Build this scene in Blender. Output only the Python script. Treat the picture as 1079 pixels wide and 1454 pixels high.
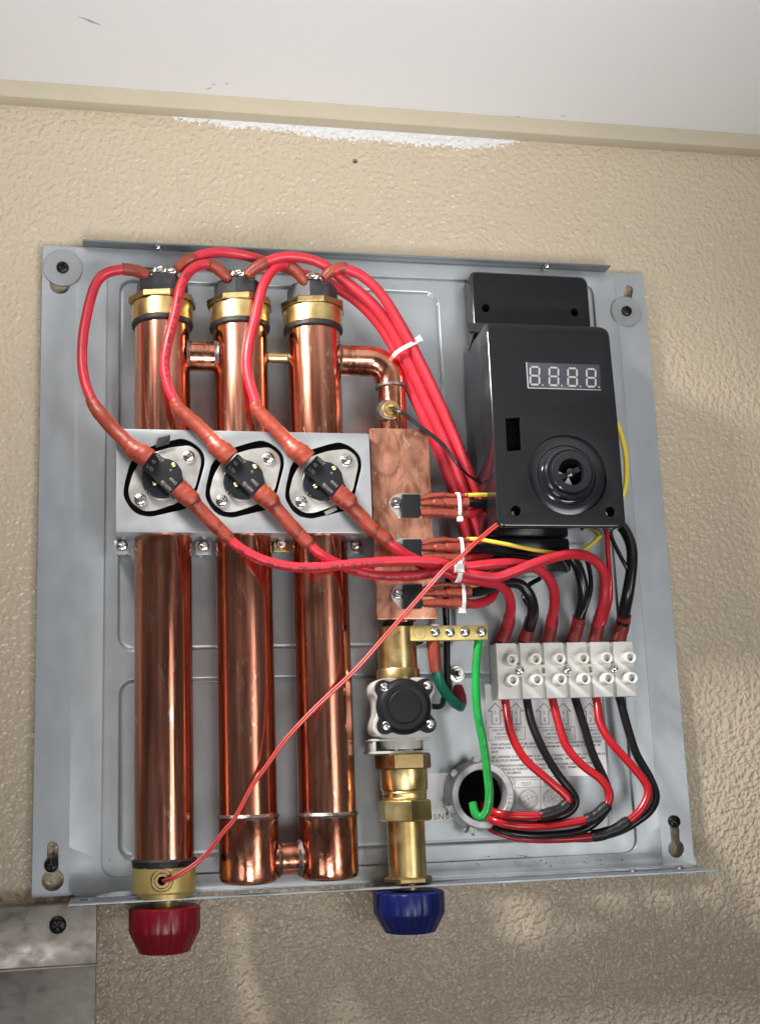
import bpy, bmesh, math, random
from mathutils import Vector, Matrix
random.seed(7)
R = math.radians
for o in list(bpy.data.objects): bpy.data.objects.remove(o)
sc = bpy.context.scene
COL = sc.collection
S = 0.001                                   # everything below is written in millimetres

# ------------------------------------------------------------------ camera
CAM = Vector((49.103, -764.506, -348.728)); YAW, PIT, ROL = -0.190902, 0.193612, 0.032827
F, PPX, PPY = 1678.285, 482.44, 755.842
_M = Matrix.Rotation(YAW, 3, 'Z') @ Matrix.Rotation(PIT, 3, 'X') @ Matrix.Rotation(ROL, 3, 'Y')
cd = bpy.data.cameras.new('camera'); cam = bpy.data.objects.new('camera', cd); COL.objects.link(cam)
cd.sensor_fit = 'HORIZONTAL'; cd.sensor_width = 36; cd.lens = 36*F/1079
cd.shift_x = (539.5-PPX)/1079; cd.shift_y = (PPY-727)/1079
cd.clip_start = 0.02; cd.clip_end = 50
_r, _f, _u = _M.col[0], _M.col[1], _M.col[2]
mw = Matrix((( _r.x, _u.x, -_f.x), (_r.y, _u.y, -_f.y), (_r.z, _u.z, -_f.z))).to_4x4()
mw.translation = CAM*S; cam.matrix_world = mw; sc.camera = cam

# ------------------------------------------------------------------ world and lamps
w = bpy.data.worlds.new('World'); sc.world = w; w.use_nodes = True
bg = w.node_tree.nodes['Background']; bg.inputs[0].default_value = (0.84, 0.84, 0.86, 1); bg.inputs[1].default_value = 0.085
def area(name, loc, target, sx, sy, power, col=(1, 1, 1)):
    ld = bpy.data.lights.new(name, 'AREA'); ld.shape = 'RECTANGLE'; ld.size = sx*S; ld.size_y = sy*S
    ld.energy = power; ld.color = col
    lo = bpy.data.objects.new(name, ld); COL.objects.link(lo); lo.location = Vector(loc)*S
    d = Vector(target)-Vector(loc); lo.rotation_euler = d.to_track_quat('-Z', 'Y').to_euler()
    return lo
def spot(name, loc, target, rad, ang, blend, power, col):
    ld = bpy.data.lights.new(name, 'SPOT'); ld.energy = power; ld.color = col; ld.shadow_soft_size = rad*S; ld.spot_size = R(ang); ld.spot_blend = blend
    lo = bpy.data.objects.new(name, ld); COL.objects.link(lo); lo.location = Vector(loc)*S
    lo.rotation_euler = (Vector(target)-Vector(loc)).to_track_quat('-Z', 'Y').to_euler()
spot('ceiling_spot', (-50, -245, 64), (660, 0, -640), 48, 78, 1, 23, (1, 0.97, 0.93))
pl_ = bpy.data.lights.new('ceiling_bulb', 'POINT'); pl_.energy = .28; pl_.shadow_soft_size = 18*S; po_ = bpy.data.objects.new('ceiling_bulb', pl_); COL.objects.link(po_); po_.location = Vector((-90, -250, 60))*S
wl_ = area('right_fill', (800, -1300, -450), (300, 0, 190), 350, 800, 1.25, (1, 1, .99)); wl_.data.spread = R(85)  # unseen fill from the right front, added to brighten ceiling and upper wall
for nm, lo_, tg_, pw_, sp_ in (('low_fill', (100, -900, -700), (216, -60, 85), .95, 70), ('front_fill', (500, -900, -300), (120, 0, 140), .33, 45), ('side_fill', (-500, -900, -700), (120, -60, 85), .16, 60)):  # unseen fill lights added to lift the ceiling, upper wall and left side
    q_ = area(nm, lo_, tg_, 300, 300, pw_, (1, 1, .99)); q_.data.spread = R(sp_)
sc.view_settings.view_transform = 'Standard'; sc.view_settings.look = 'None'
sc.view_settings.exposure = 0; sc.view_settings.gamma = 1
sc.render.engine = 'CYCLES'

# ------------------------------------------------------------------ geometry helpers
def P(px, py, h=0.0):
    """photo pixel -> point in mm on the plane h millimetres in front of the back panel"""
    d = _M @ Vector(((px-PPX)/F, 1, -(py-PPY)/F))
    return CAM + d*((-h-CAM.y)/d.y)
def rmm(rpx, p): return rpx*((_M.transposed() @ (p-CAM)).y)/F
def XZ(px, py, h): p = P(px, py, h); return (p.x, p.z)
ORG = {}
def link(o, parent):
    COL.objects.link(o)
    if parent is not None: o.parent = parent
def tagp(o, label=None, cat=None, group=None, kind=None):
    if label: o['label'] = label
    if cat: o['category'] = cat
    if group: o['group'] = group
    if kind: o['kind'] = kind
    return o
def thing(name, loc, label, cat, group=None):
    o = bpy.data.objects.new(name, None); COL.objects.link(o); o.empty_display_size = .01
    o.location = Vector(loc)*S; ORG[o.name] = Vector(loc)
    return tagp(o, label, cat, group)
def finish(me, m, ang=35):
    mats = m if isinstance(m, (list, tuple)) else [m]
    for x in mats: me.materials.append(x)
    me.polygons.foreach_set('use_smooth', [True]*len(me.polygons)); me.set_sharp_from_angle(angle=R(ang)); me.update()
def emit(name, vs, fs, m, parent=None, ang=35, org=None, mi=None):
    if parent is not None: org = ORG[parent.name]
    elif org is None:
        n = len(vs); org = sum((Vector(v) for v in vs), Vector())/n
    me = bpy.data.meshes.new(name); me.from_pydata([(Vector(v)-org)*S for v in vs], [], fs)
    if mi: me.polygons.foreach_set('material_index', mi)
    finish(me, m, ang)
    o = bpy.data.objects.new(name, me); link(o, parent)
    if parent is None: o.location = org*S
    ORG[o.name] = org
    return o
class G:
    def __init__(s): s.v = []; s.f = []
    def add(s, vs, fs):
        b = len(s.v); s.v += [Vector(v) for v in vs]; s.f += [tuple(i+b for i in f) for f in fs]; return s
    def box(s, x0, x1, z0, z1, h0, h1, bev=0):
        bm = bmesh.new(); bmesh.ops.create_cube(bm, size=1)
        for v in bm.verts:
            v.co = Vector(((x0+x1)/2+v.co.x*(x1-x0), -(h0+h1)/2+v.co.y*(h1-h0), (z0+z1)/2+v.co.z*(z1-z0)))
        if bev: bmesh.ops.bevel(bm, geom=bm.edges[:], offset=bev, segments=2, affect='EDGES', profile=.5)
        return s.addbm(bm)
    def addbm(s, bm):
        bm.verts.ensure_lookup_table(); bm.verts.index_update()
        s.add([v.co.copy() for v in bm.verts], [[v.index for v in f.verts] for f in bm.faces]); bm.free(); return s
    def lathe(s, p0, axis, prof, n=40, phase=0, mod=None, caps=True):
        """prof = [(distance along axis, radius)]; n=6 gives a hexagon"""
        a = Vector(axis).normalized(); u = a.cross(Vector((0, 1, 0)));
        if u.length < .1: u = a.cross(Vector((0, 0, 1)))
        u.normalize(); v = a.cross(u); vs = []; fs = []
        for (t, r) in prof:
            for k in range(n):
                th = phase+2*math.pi*k/n; rr = r*(mod(th, t) if mod else 1)
                vs.append(Vector(p0)+a*t+u*(rr*math.cos(th))+v*(rr*math.sin(th)))
        for i in range(len(prof)-1):
            for k in range(n):
                fs.append((i*n+k, i*n+(k+1) % n, (i+1)*n+(k+1) % n, (i+1)*n+k))
        if caps:
            fs.append(tuple(range(n-1, -1, -1))); b = (len(prof)-1)*n; fs.append(tuple(b+k for k in range(n)))
        # outward orientation
        return s.add(vs, [f[::-1] for f in fs])
    def out(s, name, m, parent=None, ang=35, org=None):
        bm = bmesh.new(); vv = [bm.verts.new(v) for v in s.v]
        for f in s.f:
            try: bm.faces.new([vv[i] for i in f])
            except ValueError: pass
        bmesh.ops.recalc_face_normals(bm, faces=bm.faces[:])
        bm.verts.index_update(); fs = [[v.index for v in f.verts] for f in bm.faces]; bm.free()
        return emit(name, s.v, fs, m, parent, ang, org)
def catmull(pts, n=8):
    """pts: list of tuples of equal length, interpolated"""
    q = [Vector(p) for p in pts]
    q = [q[0]*2-q[1]] + q + [q[-1]*2-q[-2]]; out = []
    for i in range(1, len(q)-2):
        for k in range(n):
            t = k/n; a, b, c, d = q[i-1:i+3]
            out.append(.5*((2*b)+(c-a)*t+(2*a-5*b+4*c-d)*t*t+(3*b-a-3*c+d)*t**3))
    out.append(q[-2]); return out
def route(pts, n=8):
    """pts (px, py, h[, rpx]) -> dense centre line in mm and radii"""
    w4 = []
    for p in pts:
        a = P(*p[:3]); r = rmm(p[3], a) if len(p) > 3 else 0
        w4.append((a.x, a.y, a.z, r))
    xs = [_v4(q) for q in w4]
    d = catmull4(xs, n); return [Vector(q[:3]) for q in d], [q[3] for q in d]
def _v4(q): return Vector(q)
def catmull4(xs, n): return catmull(xs, n)
def sweep(g, line, rad, seg=14, caps=True, flat=1.0, wob=0):
    if not isinstance(rad, (list, tuple)): rad = [rad]*len(line)
    t0 = (line[1]-line[0]).normalized(); u = t0.cross(Vector((0, 1, 0)));
    if u.length < .2: u = t0.cross(Vector((1, 0, 0)))
    u.normalize(); vs = []; fs = []; frames = []
    for i, p in enumerate(line):
        t = (line[min(i+1, len(line)-1)]-line[max(i-1, 0)]).normalized()
        u = (u-t*u.dot(t)).normalized(); v = t.cross(u); frames.append((p, t, u, v))
        for k in range(seg):
            th = 2*math.pi*k/seg; rr = rad[i]*(1+wob*math.sin(3*th+i*1.3)+wob*.7*math.sin(2*th-i*.9))
            vs.append(p+u*(rr*math.cos(th))+v*(rr*math.sin(th)*flat))
    for i in range(len(line)-1):
        for k in range(seg):
            fs.append((i*seg+k, i*seg+(k+1) % seg, (i+1)*seg+(k+1) % seg, (i+1)*seg+k))
    if caps:
        fs.append(tuple(range(seg-1, -1, -1))); b = (len(line)-1)*seg; fs.append(tuple(b+k for k in range(seg)))
    g.add(vs, fs); return frames
def tube(name, pts, m, parent=None, r=None, n=8, seg=14, wob=0, caps=True, ang=50):
    """pts (px,py,h,rpx) ; r in mm overrides the pixel radii"""
    line, rad = route(pts, n)
    if r is not None: rad = [r]*len(line)
    g = G(); fr = sweep(g, line, rad, seg, caps, 1.0, wob); o = g.out(name, m, parent, ang)
    return o, fr, rad
def roundpoly(pts, r, n=5):
    out = []; N = len(pts)
    for i in range(N):
        a, b, c = Vector(pts[i-1]), Vector(pts[i]), Vector(pts[(i+1) % N])
        rr = r[i] if isinstance(r, (list, tuple)) else r
        e1 = (a-b); e2 = (c-b); l = min(rr, e1.length*.48, e2.length*.48)
        p1 = b+e1.normalized()*l; p2 = b+e2.normalized()*l
        for k in range(n+1):
            t = k/n; out.append(tuple(p1*(1-t)**2+b*2*t*(1-t)+p2*t*t))
    return out
def circ(c, r, n=28, a0=0): return [(c[0]+r*math.cos(a0+2*math.pi*k/n), c[1]+r*math.sin(a0+2*math.pi*k/n)) for k in range(n)]
def plate_mesh(outline, holes, h0, h1, bev=0):
    cu = bpy.data.curves.new('outline', 'CURVE'); cu.dimensions = '2D'; cu.fill_mode = 'BOTH'
    for pl in [outline]+list(holes):
        sp = cu.splines.new('POLY'); sp.points.add(len(pl)-1); sp.use_cyclic_u = True
        for i, p in enumerate(pl): sp.points[i].co = (p[0], p[1], 0, 1)
    cu.extrude = (h1-h0)/2-bev
    if bev: cu.bevel_depth = bev; cu.bevel_resolution = 2; cu.offset = -bev
    ob = bpy.data.objects.new('tmp', cu); me = bpy.data.meshes.new_from_object(ob)
    hm = (h0+h1)/2
    for v in me.vertices: v.co = Vector((v.co.x, -hm-v.co.z, v.co.y))
    bpy.data.objects.remove(ob); bpy.data.curves.remove(cu)
    return me
def plate(name, outline, holes, h0, h1, m, parent=None, bev=0, ang=17, org=None):
    me = plate_mesh(outline, holes, h0, h1, bev)
    if parent is not None: org = ORG[parent.name]
    elif org is None: org = Vector((sum(p[0] for p in outline)/len(outline), -h0, sum(p[1] for p in outline)/len(outline)))
    bm = bmesh.new(); bm.from_mesh(me); bmesh.ops.remove_doubles(bm, verts=bm.verts[:], dist=1e-4)
    for v in bm.verts: v.co = (v.co-org)*S
    bm.to_mesh(me); bm.free(); me.name = name; finish(me, m, ang)
    o = bpy.data.objects.new(name, me); link(o, parent)
    if parent is None: o.location = org*S
    ORG[o.name] = org; return o
def textmesh(body, size, align='CENTER', bold=0):
    cu = bpy.data.curves.new('t', 'FONT'); cu.body = body; cu.size = size; cu.align_x = align; cu.align_y = 'CENTER'
    cu.resolution_u = 2; cu.offset = bold
    ob = bpy.data.objects.new('t', cu); me = bpy.data.meshes.new_from_object(ob)
    bpy.data.objects.remove(ob); bpy.data.curves.remove(cu)
    vs = [v.co.copy() for v in me.vertices]; fs = [tuple(p.vertices) for p in me.polygons]; bpy.data.meshes.remove(me)
    return vs, fs
def text(g, body, size, x, z, h, rot=0, align='CENTER', sx=1, bold=0):
    vs, fs = textmesh(body, size, align, bold); c, s_ = math.cos(rot), math.sin(rot)
    g.add([(x+(v.x*sx*c-v.y*s_), -h, z+(v.x*sx*s_+v.y*c)) for v in vs], fs)
def text_on_tube(g, fr, rad, body, size, start, ang, flip=False, lift=.06):
    """wraps a line of print onto a swept tube: x runs along it, y round it"""
    L = [0]
    for i in range(1, len(fr)): L.append(L[-1]+(fr[i][0]-fr[i-1][0]).length)
    vs, fs = textmesh(body, size, 'LEFT', .09); out = []
    mx = max(v.x for v in vs)
    for v in vs:
        s_ = start+(mx-v.x if flip else v.x); y = -v.y if flip else v.y
        s_ = min(max(s_, 0), L[-1]-1e-3); i = 0
        while i < len(L)-2 and L[i+1] < s_: i += 1
        t = (s_-L[i])/max(L[i+1]-L[i], 1e-6)
        p = fr[i][0].lerp(fr[i+1][0], t); u = fr[i][2].lerp(fr[i+1][2], t).normalized(); w_ = fr[i][3].lerp(fr[i+1][3], t).normalized()
        r = rad[i]; th = -ang-y/r
        out.append(p+(u*math.cos(th)+w_*math.sin(th))*(r*math.cos(math.pi/14)**.5+lift))
    g.add(out, fs)
# ---- one Phillips screw head, shared by all screws: axis -Y, unit radius
def cross_r(th):
    best = 0
    for k in range(4):
        d = th-k*math.pi/2; c, s_ = math.cos(d), math.sin(d)
        if c > 0:
            r1 = .62/c; r2 = .15/abs(s_) if abs(s_) > 1e-6 else 9
            best = max(best, min(r1, r2))
    return max(best, .19)
def screw_mesh(kind):
    n = 64; rings = []
    if kind == 'pan': outer = [(1, 0), (1, .32), (.93, .52), (.8, .62)]
    else: outer = [(1, 0), (1, .06), (.95, .12)]
    vs = []; fs = []
    for (r, h) in outer:
        vs += [(r*math.cos(2*math.pi*k/n), -h, r*math.sin(2*math.pi*k/n)) for k in range(n)]
    ht = outer[-1][1]
    for (q, h) in ((1, ht+.06), (.86, ht-.35)):
        for k in range(n):
            th = 2*math.pi*k/n; r = cross_r(th)*q; vs.append((r*math.cos(th), -h, r*math.sin(th)))
    vs.append((0, -(ht-.4), 0)); m = len(outer)+2
    for i in range(m-1):
        for k in range(n): fs.append((i*n+k, i*n+(k+1) % n, (i+1)*n+(k+1) % n, (i+1)*n+k))
    b = (m-1)*n
    for k in range(n): fs.append((b+k, b+(k+1) % n, m*n))
    me = bpy.data.meshes.new('screw_'+kind); me.from_pydata(vs, [], fs); return me
SCR = {}
def screw(p, r, m, parent=None, kind='pan', name='screw', rot=None, tilt=None):
    key = (kind, m.name)
    if key not in SCR:
        me = screw_mesh(kind); finish(me, m, 40); bm = bmesh.new(); bm.from_mesh(me)
        bmesh.ops.recalc_face_normals(bm, faces=bm.faces[:]); bm.to_mesh(me); bm.free(); SCR[key] = me
    o = bpy.data.objects.new(name, SCR[key]); link(o, parent)
    o.location = (Vector(p)-(ORG[parent.name] if parent else Vector()))*S
    o.scale = (r*S,)*3; o.rotation_euler = (tilt or 0, random.uniform(0, 1.5) if rot is None else rot, 0)
    ORG[o.name] = Vector(p); return o
def pscrew(px, py, h, rpx, m, parent=None, **k):
    p = P(px, py, h); return screw(p, rmm(rpx, p), m, parent, **k)

# ------------------------------------------------------------------ materials
def mat(name, col, rough=.5, metal=0, col2=None, nscale=(60, 60, 60), ncon=(.35, .65), bump=0, bscale=400, rvar=0, spec=.5, coat=0, detail=4, dist=0, aniso=0, bstretch=None, tarnish=0):
    m = bpy.data.materials.new(name); m.use_nodes = True; nt = m.node_tree; b = nt.nodes['Principled BSDF']
    N = nt.nodes.new; L = nt.links.new
    b.inputs['Base Color'].default_value = (*col, 1); b.inputs['Roughness'].default_value = rough
    b.inputs['Metallic'].default_value = metal; b.inputs['Specular IOR Level'].default_value = spec
    b.inputs['Coat Weight'].default_value = coat; b.inputs['Coat Roughness'].default_value = .15
    tc = N('ShaderNodeTexCoord'); geo = N('ShaderNodeNewGeometry')
    def noise(sc3, det=4, d=0):
        mp = N('ShaderNodeMapping'); mp.inputs['Scale'].default_value = sc3; L(geo.outputs['Position'], mp.inputs['Vector'])
        t = N('ShaderNodeTexNoise'); t.inputs['Scale'].default_value = 1; t.inputs['Detail'].default_value = det; t.inputs['Distortion'].default_value = d
        L(mp.outputs[0], t.inputs['Vector']); return t
    if col2 is not None:
        t = noise(nscale, detail, dist); r = N('ShaderNodeMapRange'); r.inputs[1].default_value = ncon[0]; r.inputs[2].default_value = ncon[1]
        L(t.outputs[0], r.inputs[0]); mx = N('ShaderNodeMix'); mx.data_type = 'RGBA'
        mx.inputs[6].default_value = (*col, 1); mx.inputs[7].default_value = (*col2, 1); L(r.outputs[0], mx.inputs[0]); L(mx.outputs[2], b.inputs['Base Color'])
        if tarnish:
            last = mx.outputs[2]; rr_ = None
            for (sc3, lo, hi, c3, k) in (((24, 24, 7), .50, .72, (.36, .125, .07), .65*tarnish), ((300, 300, 110), .62, .69, (.80, .56, .45), .75), ((500, 500, 60), .68, .74, (.16, .07, .05), .6*tarnish)):
                t2 = noise(sc3, 3, .8); r2 = N('ShaderNodeMapRange'); r2.inputs[1].default_value = lo; r2.inputs[2].default_value = hi; r2.inputs[4].default_value = k
                L(t2.outputs[0], r2.inputs[0]); m2 = N('ShaderNodeMix'); m2.data_type = 'RGBA'; L(r2.outputs[0], m2.inputs[0]); L(last, m2.inputs[6]); m2.inputs[7].default_value = (*c3, 1); last = m2.outputs[2]
            L(last, b.inputs['Base Color'])
    if rvar:
        t = noise(tuple(1.7*x for x in nscale), 5); r = N('ShaderNodeMapRange'); r.inputs[1].default_value = .3; r.inputs[2].default_value = .7
        r.inputs[3].default_value = max(rough-rvar, .02); r.inputs[4].default_value = rough+rvar; L(t.outputs[0], r.inputs[0]); L(r.outputs[0], b.inputs['Roughness'])
    if bump:
        t = noise(bstretch or (bscale,)*3, 3); bn = N('ShaderNodeBump'); bn.inputs['Strength'].default_value = 1; bn.inputs['Distance'].default_value = bump*S
        L(t.outputs[0], bn.inputs['Height']); L(bn.outputs[0], b.inputs['Normal'])
    return m
M = {}
M['panel'] = mat('galvanised_sheet', (.435, .465, .485), .38, .5, (.385, .41, .43), (60, 60, 40), (.3, .7), .02, 1100, .03)
M['flange'] = mat('galvanised_fold', (.36, .39, .41), .38, .6, (.28, .31, .34), (35, 35, 35), (.3, .7), .02, 900, .1)
M['lip'] = mat('shaded_fold', (.20, .22, .235), .4, .6)  # sheet metal darkened: shade under the top fold is put into the colour
M['bracket'] = mat('bracket_steel', (.38, .39, .405), .38, .6, (.33, .34, .355), (30, 30, 30), (.3, .7), .015, 1100, .08)
M['copper'] = mat('copper', (.90, .39, .26), .19, 1, (.46, .165, .10), (130, 130, 7), (.38, .70), .06, 300, .09, bstretch=(400, 400, 40), dist=.6, tarnish=1)
M['copper_fit'] = mat('copper_fitting', (.86, .36, .23), .18, 1, (.38, .135, .08), (120, 120, 40), (.42, .70), .10, 300, .1, dist=1, tarnish=.9)
M['copper_plate'] = mat('tarnished_copper_plate', (.66, .31, .205), .33, .9, (.34, .135, .08), (55, 55, 30), (.47, .66), .03, 500, .12, dist=2.2, detail=8, tarnish=.5)
M['brass'] = mat('brass', (.80, .62, .30), .33, 1, (.60, .42, .17), (60, 60, 60), (.35, .7), .02, 600, .08)
M['brass_dull'] = mat('dull_brass', (.46, .34, .16), .36, 1, (.30, .21, .10), (90, 90, 90), (.35, .65), .04, 500, .1)
M['bar'] = mat('ground_bar_brass', (.66, .52, .20), .42, .55, (.55, .42, .15), (60, 60, 60), (.35, .7), .01, 600, .05)
M['solder'] = mat('solder', (.30, .27, .25), .42, .9, (.14, .12, .11), (300, 300, 300), (.35, .65), .25, 700, .1)
M['black'] = mat('black_plastic', (.009, .0095, .011), .5, 0, None, spec=.22, bump=.02, bscale=2500)
M['gloss'] = mat('glossy_black_plastic', (.012, .013, .016), .13, 0, None, bump=.01, bscale=120, spec=.9)
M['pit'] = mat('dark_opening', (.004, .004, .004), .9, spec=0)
M['head'] = mat('black_bakelite', (.022, .022, .024), .38, 0, (.04, .04, .045), (200, 200, 200), (.4, .7))
M['red'] = mat('red_cable', (.50, .022, .040), .38, 0, (.42, .018, .03), (90, 90, 90), (.35, .65), .03, 600, .05, spec=.45)
M['redg'] = mat('glossy_red_supply_wire', (.44, .012, .018), .22, 0, (.38, .01, .016), (60, 60, 60), spec=.5)
M['sleeve'] = mat('orange_red_heat_shrink', (.25, .038, .018), .45, 0, (.19, .026, .013), (120, 120, 120), (.35, .65), .12, 160, .08)
M['sleeved'] = mat('dark_red_heat_shrink', (.22, .02, .018), .45, 0, (.18, .018, .016), (120, 120, 120), (.35, .65), .15, 200, .08)
M['blackwire'] = mat('black_wire', (.008, .008, .009), .25)
M['tape'] = mat('black_tape', (.010, .010, .011), .42, 0, None, bump=.25, bscale=160)
M['green'] = mat('green_wire', (.018, .33, .06), .2, 0, (.016, .28, .05), (60, 60, 60))
M['dgreen'] = mat('dark_green_wire', (.005, .13, .085), .35)
M['yellow'] = mat('yellow_wire', (.72, .55, .06), .35)
M['thinred'] = mat('thin_red_wire', (.50, .055, .045), .35)
M['white'] = mat('white_nylon', (.78, .77, .73), .38, 0, (.72, .71, .66), (50, 50, 50), (.35, .65), .02, 300, spec=.4)
M['tie'] = mat('white_zip_tie', (.72, .69, .68), .4)
M['sensor'] = mat('sensor_white_plastic', (.52, .52, .49), .42, 0, (.45, .44, .41), (60, 60, 60))
M['chrome'] = mat('plated_steel', (.72, .71, .68), .2, 1, (.5, .48, .46), (400, 400, 400), (.35, .65))
M['alu'] = mat('thermostat_plate', (.62, .60, .57), .34, .85, (.52, .50, .47), (80, 80, 80), (.35, .65), .02, 500, .05)
M['blackscrew'] = mat('black_screw', (.03, .03, .032), .35, .8)
M['zinc'] = mat('cast_zinc', (.54, .54, .54), .45, .4, (.38, .38, .385), (130, 130, 130), (.35, .65), .2, 260, .1)
M['redcap'] = mat('red_cap_plastic', (.21, .004, .013), .33)
M['bluecap'] = mat('blue_cap_plastic', (.004, .010, .095), .35)
M['paper'] = mat('sticker_paper', (.9, .9, .9), .5, 0, (.86, .86, .87), (40, 40, 40))
M['ink'] = mat('black_ink', (.02, .02, .022), .6)
M['nick'] = mat('chipped_paint', (.50, .50, .50), .6)
M['pinkink'] = mat('pink_stamp_ink', (.45, .33, .32), .6)
M['greyink'] = mat('grey_print', (.20, .20, .20), .6)
M['cableink'] = mat('cable_print', (.035, .003, .006), .5)
M['greenink'] = mat('green_cable_print', (.005, .10, .02), .5)
M['lcd'] = mat('display_face', (.045, .05, .06), .25)
M['seg'] = mat('display_segment', (.34, .32, .32), .4)
M['case'] = mat('display_case', (.45, .46, .47), .35)
M['boxmetal'] = mat('scuffed_box_metal', (.34, .305, .275), .42, .7, (.27, .24, .215), (60, 60, 90), (.40, .66), .08, 260, .14, detail=8, dist=.5)
M['ceil'] = mat('ceiling_paint', (.84, .84, .84), .55, 0, (.82, .82, .825), (8, 8, 8), (.3, .7), .12, 260)
M['trim'] = mat('trim_paint', (.50, .44, .33), .5, 0, (.46, .40, .30), (14, 14, 30), (.3, .7), .08, 350)
M['glue'] = mat('black_sealant', (.010, .010, .010), .55, 0, None, bump=.6, bscale=260)

def wall_material():
    m = bpy.data.materials.new('pebbled_wall_panel'); m.use_nodes = True; nt = m.node_tree; b = nt.nodes['Principled BSDF']
    N = nt.nodes.new; L = nt.links.new
    def math_(op, a, c, clamp=False):
        n = N('ShaderNodeMath'); n.operation = op; n.use_clamp = clamp
        for i, x in enumerate((a, c)):
            if x is None: continue
            if isinstance(x, (int, float)): n.inputs[i].default_value = x
            else: L(x, n.inputs[i])
        return n.outputs[0]
    geo = N('ShaderNodeNewGeometry'); pos = geo.outputs['Position']
    # pebbles: rounded raised blobs of two sizes
    def blobs(scale, lo, hi, dist, det=1):
        t = N('ShaderNodeTexNoise'); t.inputs['Scale'].default_value = scale; t.inputs['Detail'].default_value = det; t.inputs['Distortion'].default_value = dist; L(pos, t.inputs['Vector'])
        r = N('ShaderNodeMapRange'); r.interpolation_type = 'SMOOTHSTEP'; r.inputs[1].default_value = lo; r.inputs[2].default_value = hi; L(t.outputs[0], r.inputs[0]); return r.outputs[0]
    def domes(scale, rr, amp_scale, off):
        o_ = N('ShaderNodeVectorMath'); o_.operation = 'ADD'; L(pos, o_.inputs[0]); o_.inputs[1].default_value = off
        v = N('ShaderNodeTexVoronoi'); v.feature = 'SMOOTH_F1'; v.inputs['Scale'].default_value = scale; v.inputs['Smoothness'].default_value = .25; L(o_.outputs[0], v.inputs['Vector'])
        r = N('ShaderNodeMapRange'); r.interpolation_type = 'SMOOTHSTEP'; r.inputs[1].default_value = rr; r.inputs[2].default_value = .08; L(v.outputs['Distance'], r.inputs[0])
        return math_('MULTIPLY', r.outputs[0], blobs(amp_scale, .3, .65, 0, 0))
    h = math_('ADD', math_('ADD', blobs(265, .28, .74, 0, 1), math_('MULTIPLY', domes(300, .8, 130, (0, .0, 0)), .45)), math_('MULTIPLY', blobs(480, .3, .7, 0, 1), .18))
    # white smear of ceiling paint under the trim
    sx = N('ShaderNodeSeparateXYZ'); L(pos, sx.inputs[0])
    z0 = P(243, 165, -5); z1 = P(740, 206, -5)
    e = N('ShaderNodeTexNoise'); e.inputs['Scale'].default_value = 420; e.inputs['Detail'].default_value = 4; L(pos, e.inputs['Vector'])
    e2 = N('ShaderNodeTexNoise'); e2.inputs['Scale'].default_value = 45; e2.inputs['Detail'].default_value = 2; L(pos, e2.inputs['Vector'])
    ww = math_('ADD', math_('MULTIPLY', math_('SUBTRACT', e.outputs[0], .5), .020), math_('MULTIPLY', math_('SUBTRACT', e2.outputs[0], .5), .010))
    top = TRIM_Z0*S
    depth = math_('SUBTRACT', top, sx.outputs[2])                       # metres below trim
    # thickness of smear varies along x: swells in the middle
    mid = (z0.x+z1.x)/2*S; half = (z1.x-z0.x)/2*S
    u = math_('DIVIDE', math_('SUBTRACT', sx.outputs[0], mid), half)
    env = math_('SUBTRACT', 1.0, math_('POWER', math_('ABSOLUTE', u, None), 6), True)
    thick = math_('MULTIPLY', env, math_('ADD', .0085, math_('MULTIPLY', u, .0030)))
    msk = math_('MULTIPLY', math_('SUBTRACT', math_('ADD', thick, ww), depth), 1600, True)
    inside = math_('GREATER_THAN', env, .02)
    msk = math_('MULTIPLY', msk, inside)
    hue = N('ShaderNodeTexNoise'); hue.inputs['Scale'].default_value = 9; hue.inputs['Detail'].default_value = 3; L(pos, hue.inputs['Vector'])
    mx = N('ShaderNodeMix'); mx.data_type = 'RGBA'; mx.inputs[6].default_value = (.55, .457, .340, 1); mx.inputs[7].default_value = (.52, .43, .315, 1); L(hue.outputs[0], mx.inputs[0])
    m2 = N('ShaderNodeMix'); m2.data_type = 'RGBA'; L(msk, m2.inputs[0]); L(mx.outputs[2], m2.inputs[6]); m2.inputs[7].default_value = (.72, .72, .73, 1)
    L(m2.outputs[2], b.inputs['Base Color']); b.inputs['Roughness'].default_value = .21; b.inputs['Specular IOR Level'].default_value = .45
    bp = N('ShaderNodeBump'); bp.inputs['Distance'].default_value = .00066; bp.inputs['Strength'].default_value = 1; L(h, bp.inputs['Height']); L(bp.outputs[0], b.inputs['Normal'])
    return m

# ------------------------------------------------------------------ setting: wall, trim, ceiling
WH = -7.0                                                   # wall surface, mm behind the panel face
TRIM_H = 4.0
TRIM_Z0 = (P(0, 146, WH).z+P(1079, 224, WH).z)/2
TRIM_Z1 = (P(0, 113, TRIM_H).z+P(1079, 190, TRIM_H).z)/2
print('trim', P(0, 146, WH).z, P(1079, 224, WH).z, P(0, 113, TRIM_H).z, P(1079, 190, TRIM_H).z)
M['wall'] = wall_material()
hole = XZ(504, 228, WH)
wl = plate('wall', [(-1500, -1600), (2000, -1600), (2000, TRIM_Z1+60), (-1500, TRIM_Z1+60)], [circ(hole, 1.9, 20)], WH-30, WH, M['wall'])
tagp(wl, kind='structure')
g = G(); g.lathe((hole[0], -(WH-12), hole[1]), (0, 1, 0), [(0, 3.2), (.5, 3.2)], 16); 
hb = g.out('drill_hole', M['pit'], wl)
g = G(); zt0, zt1 = TRIM_Z0, TRIM_Z1
prof = [(WH+.05, zt0), (TRIM_H-1.2, zt0), (TRIM_H-.3, zt0+.5), (TRIM_H, zt0+1.6), (TRIM_H, zt1-.8), (TRIM_H, zt1), (WH+.05, zt1)]
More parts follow.
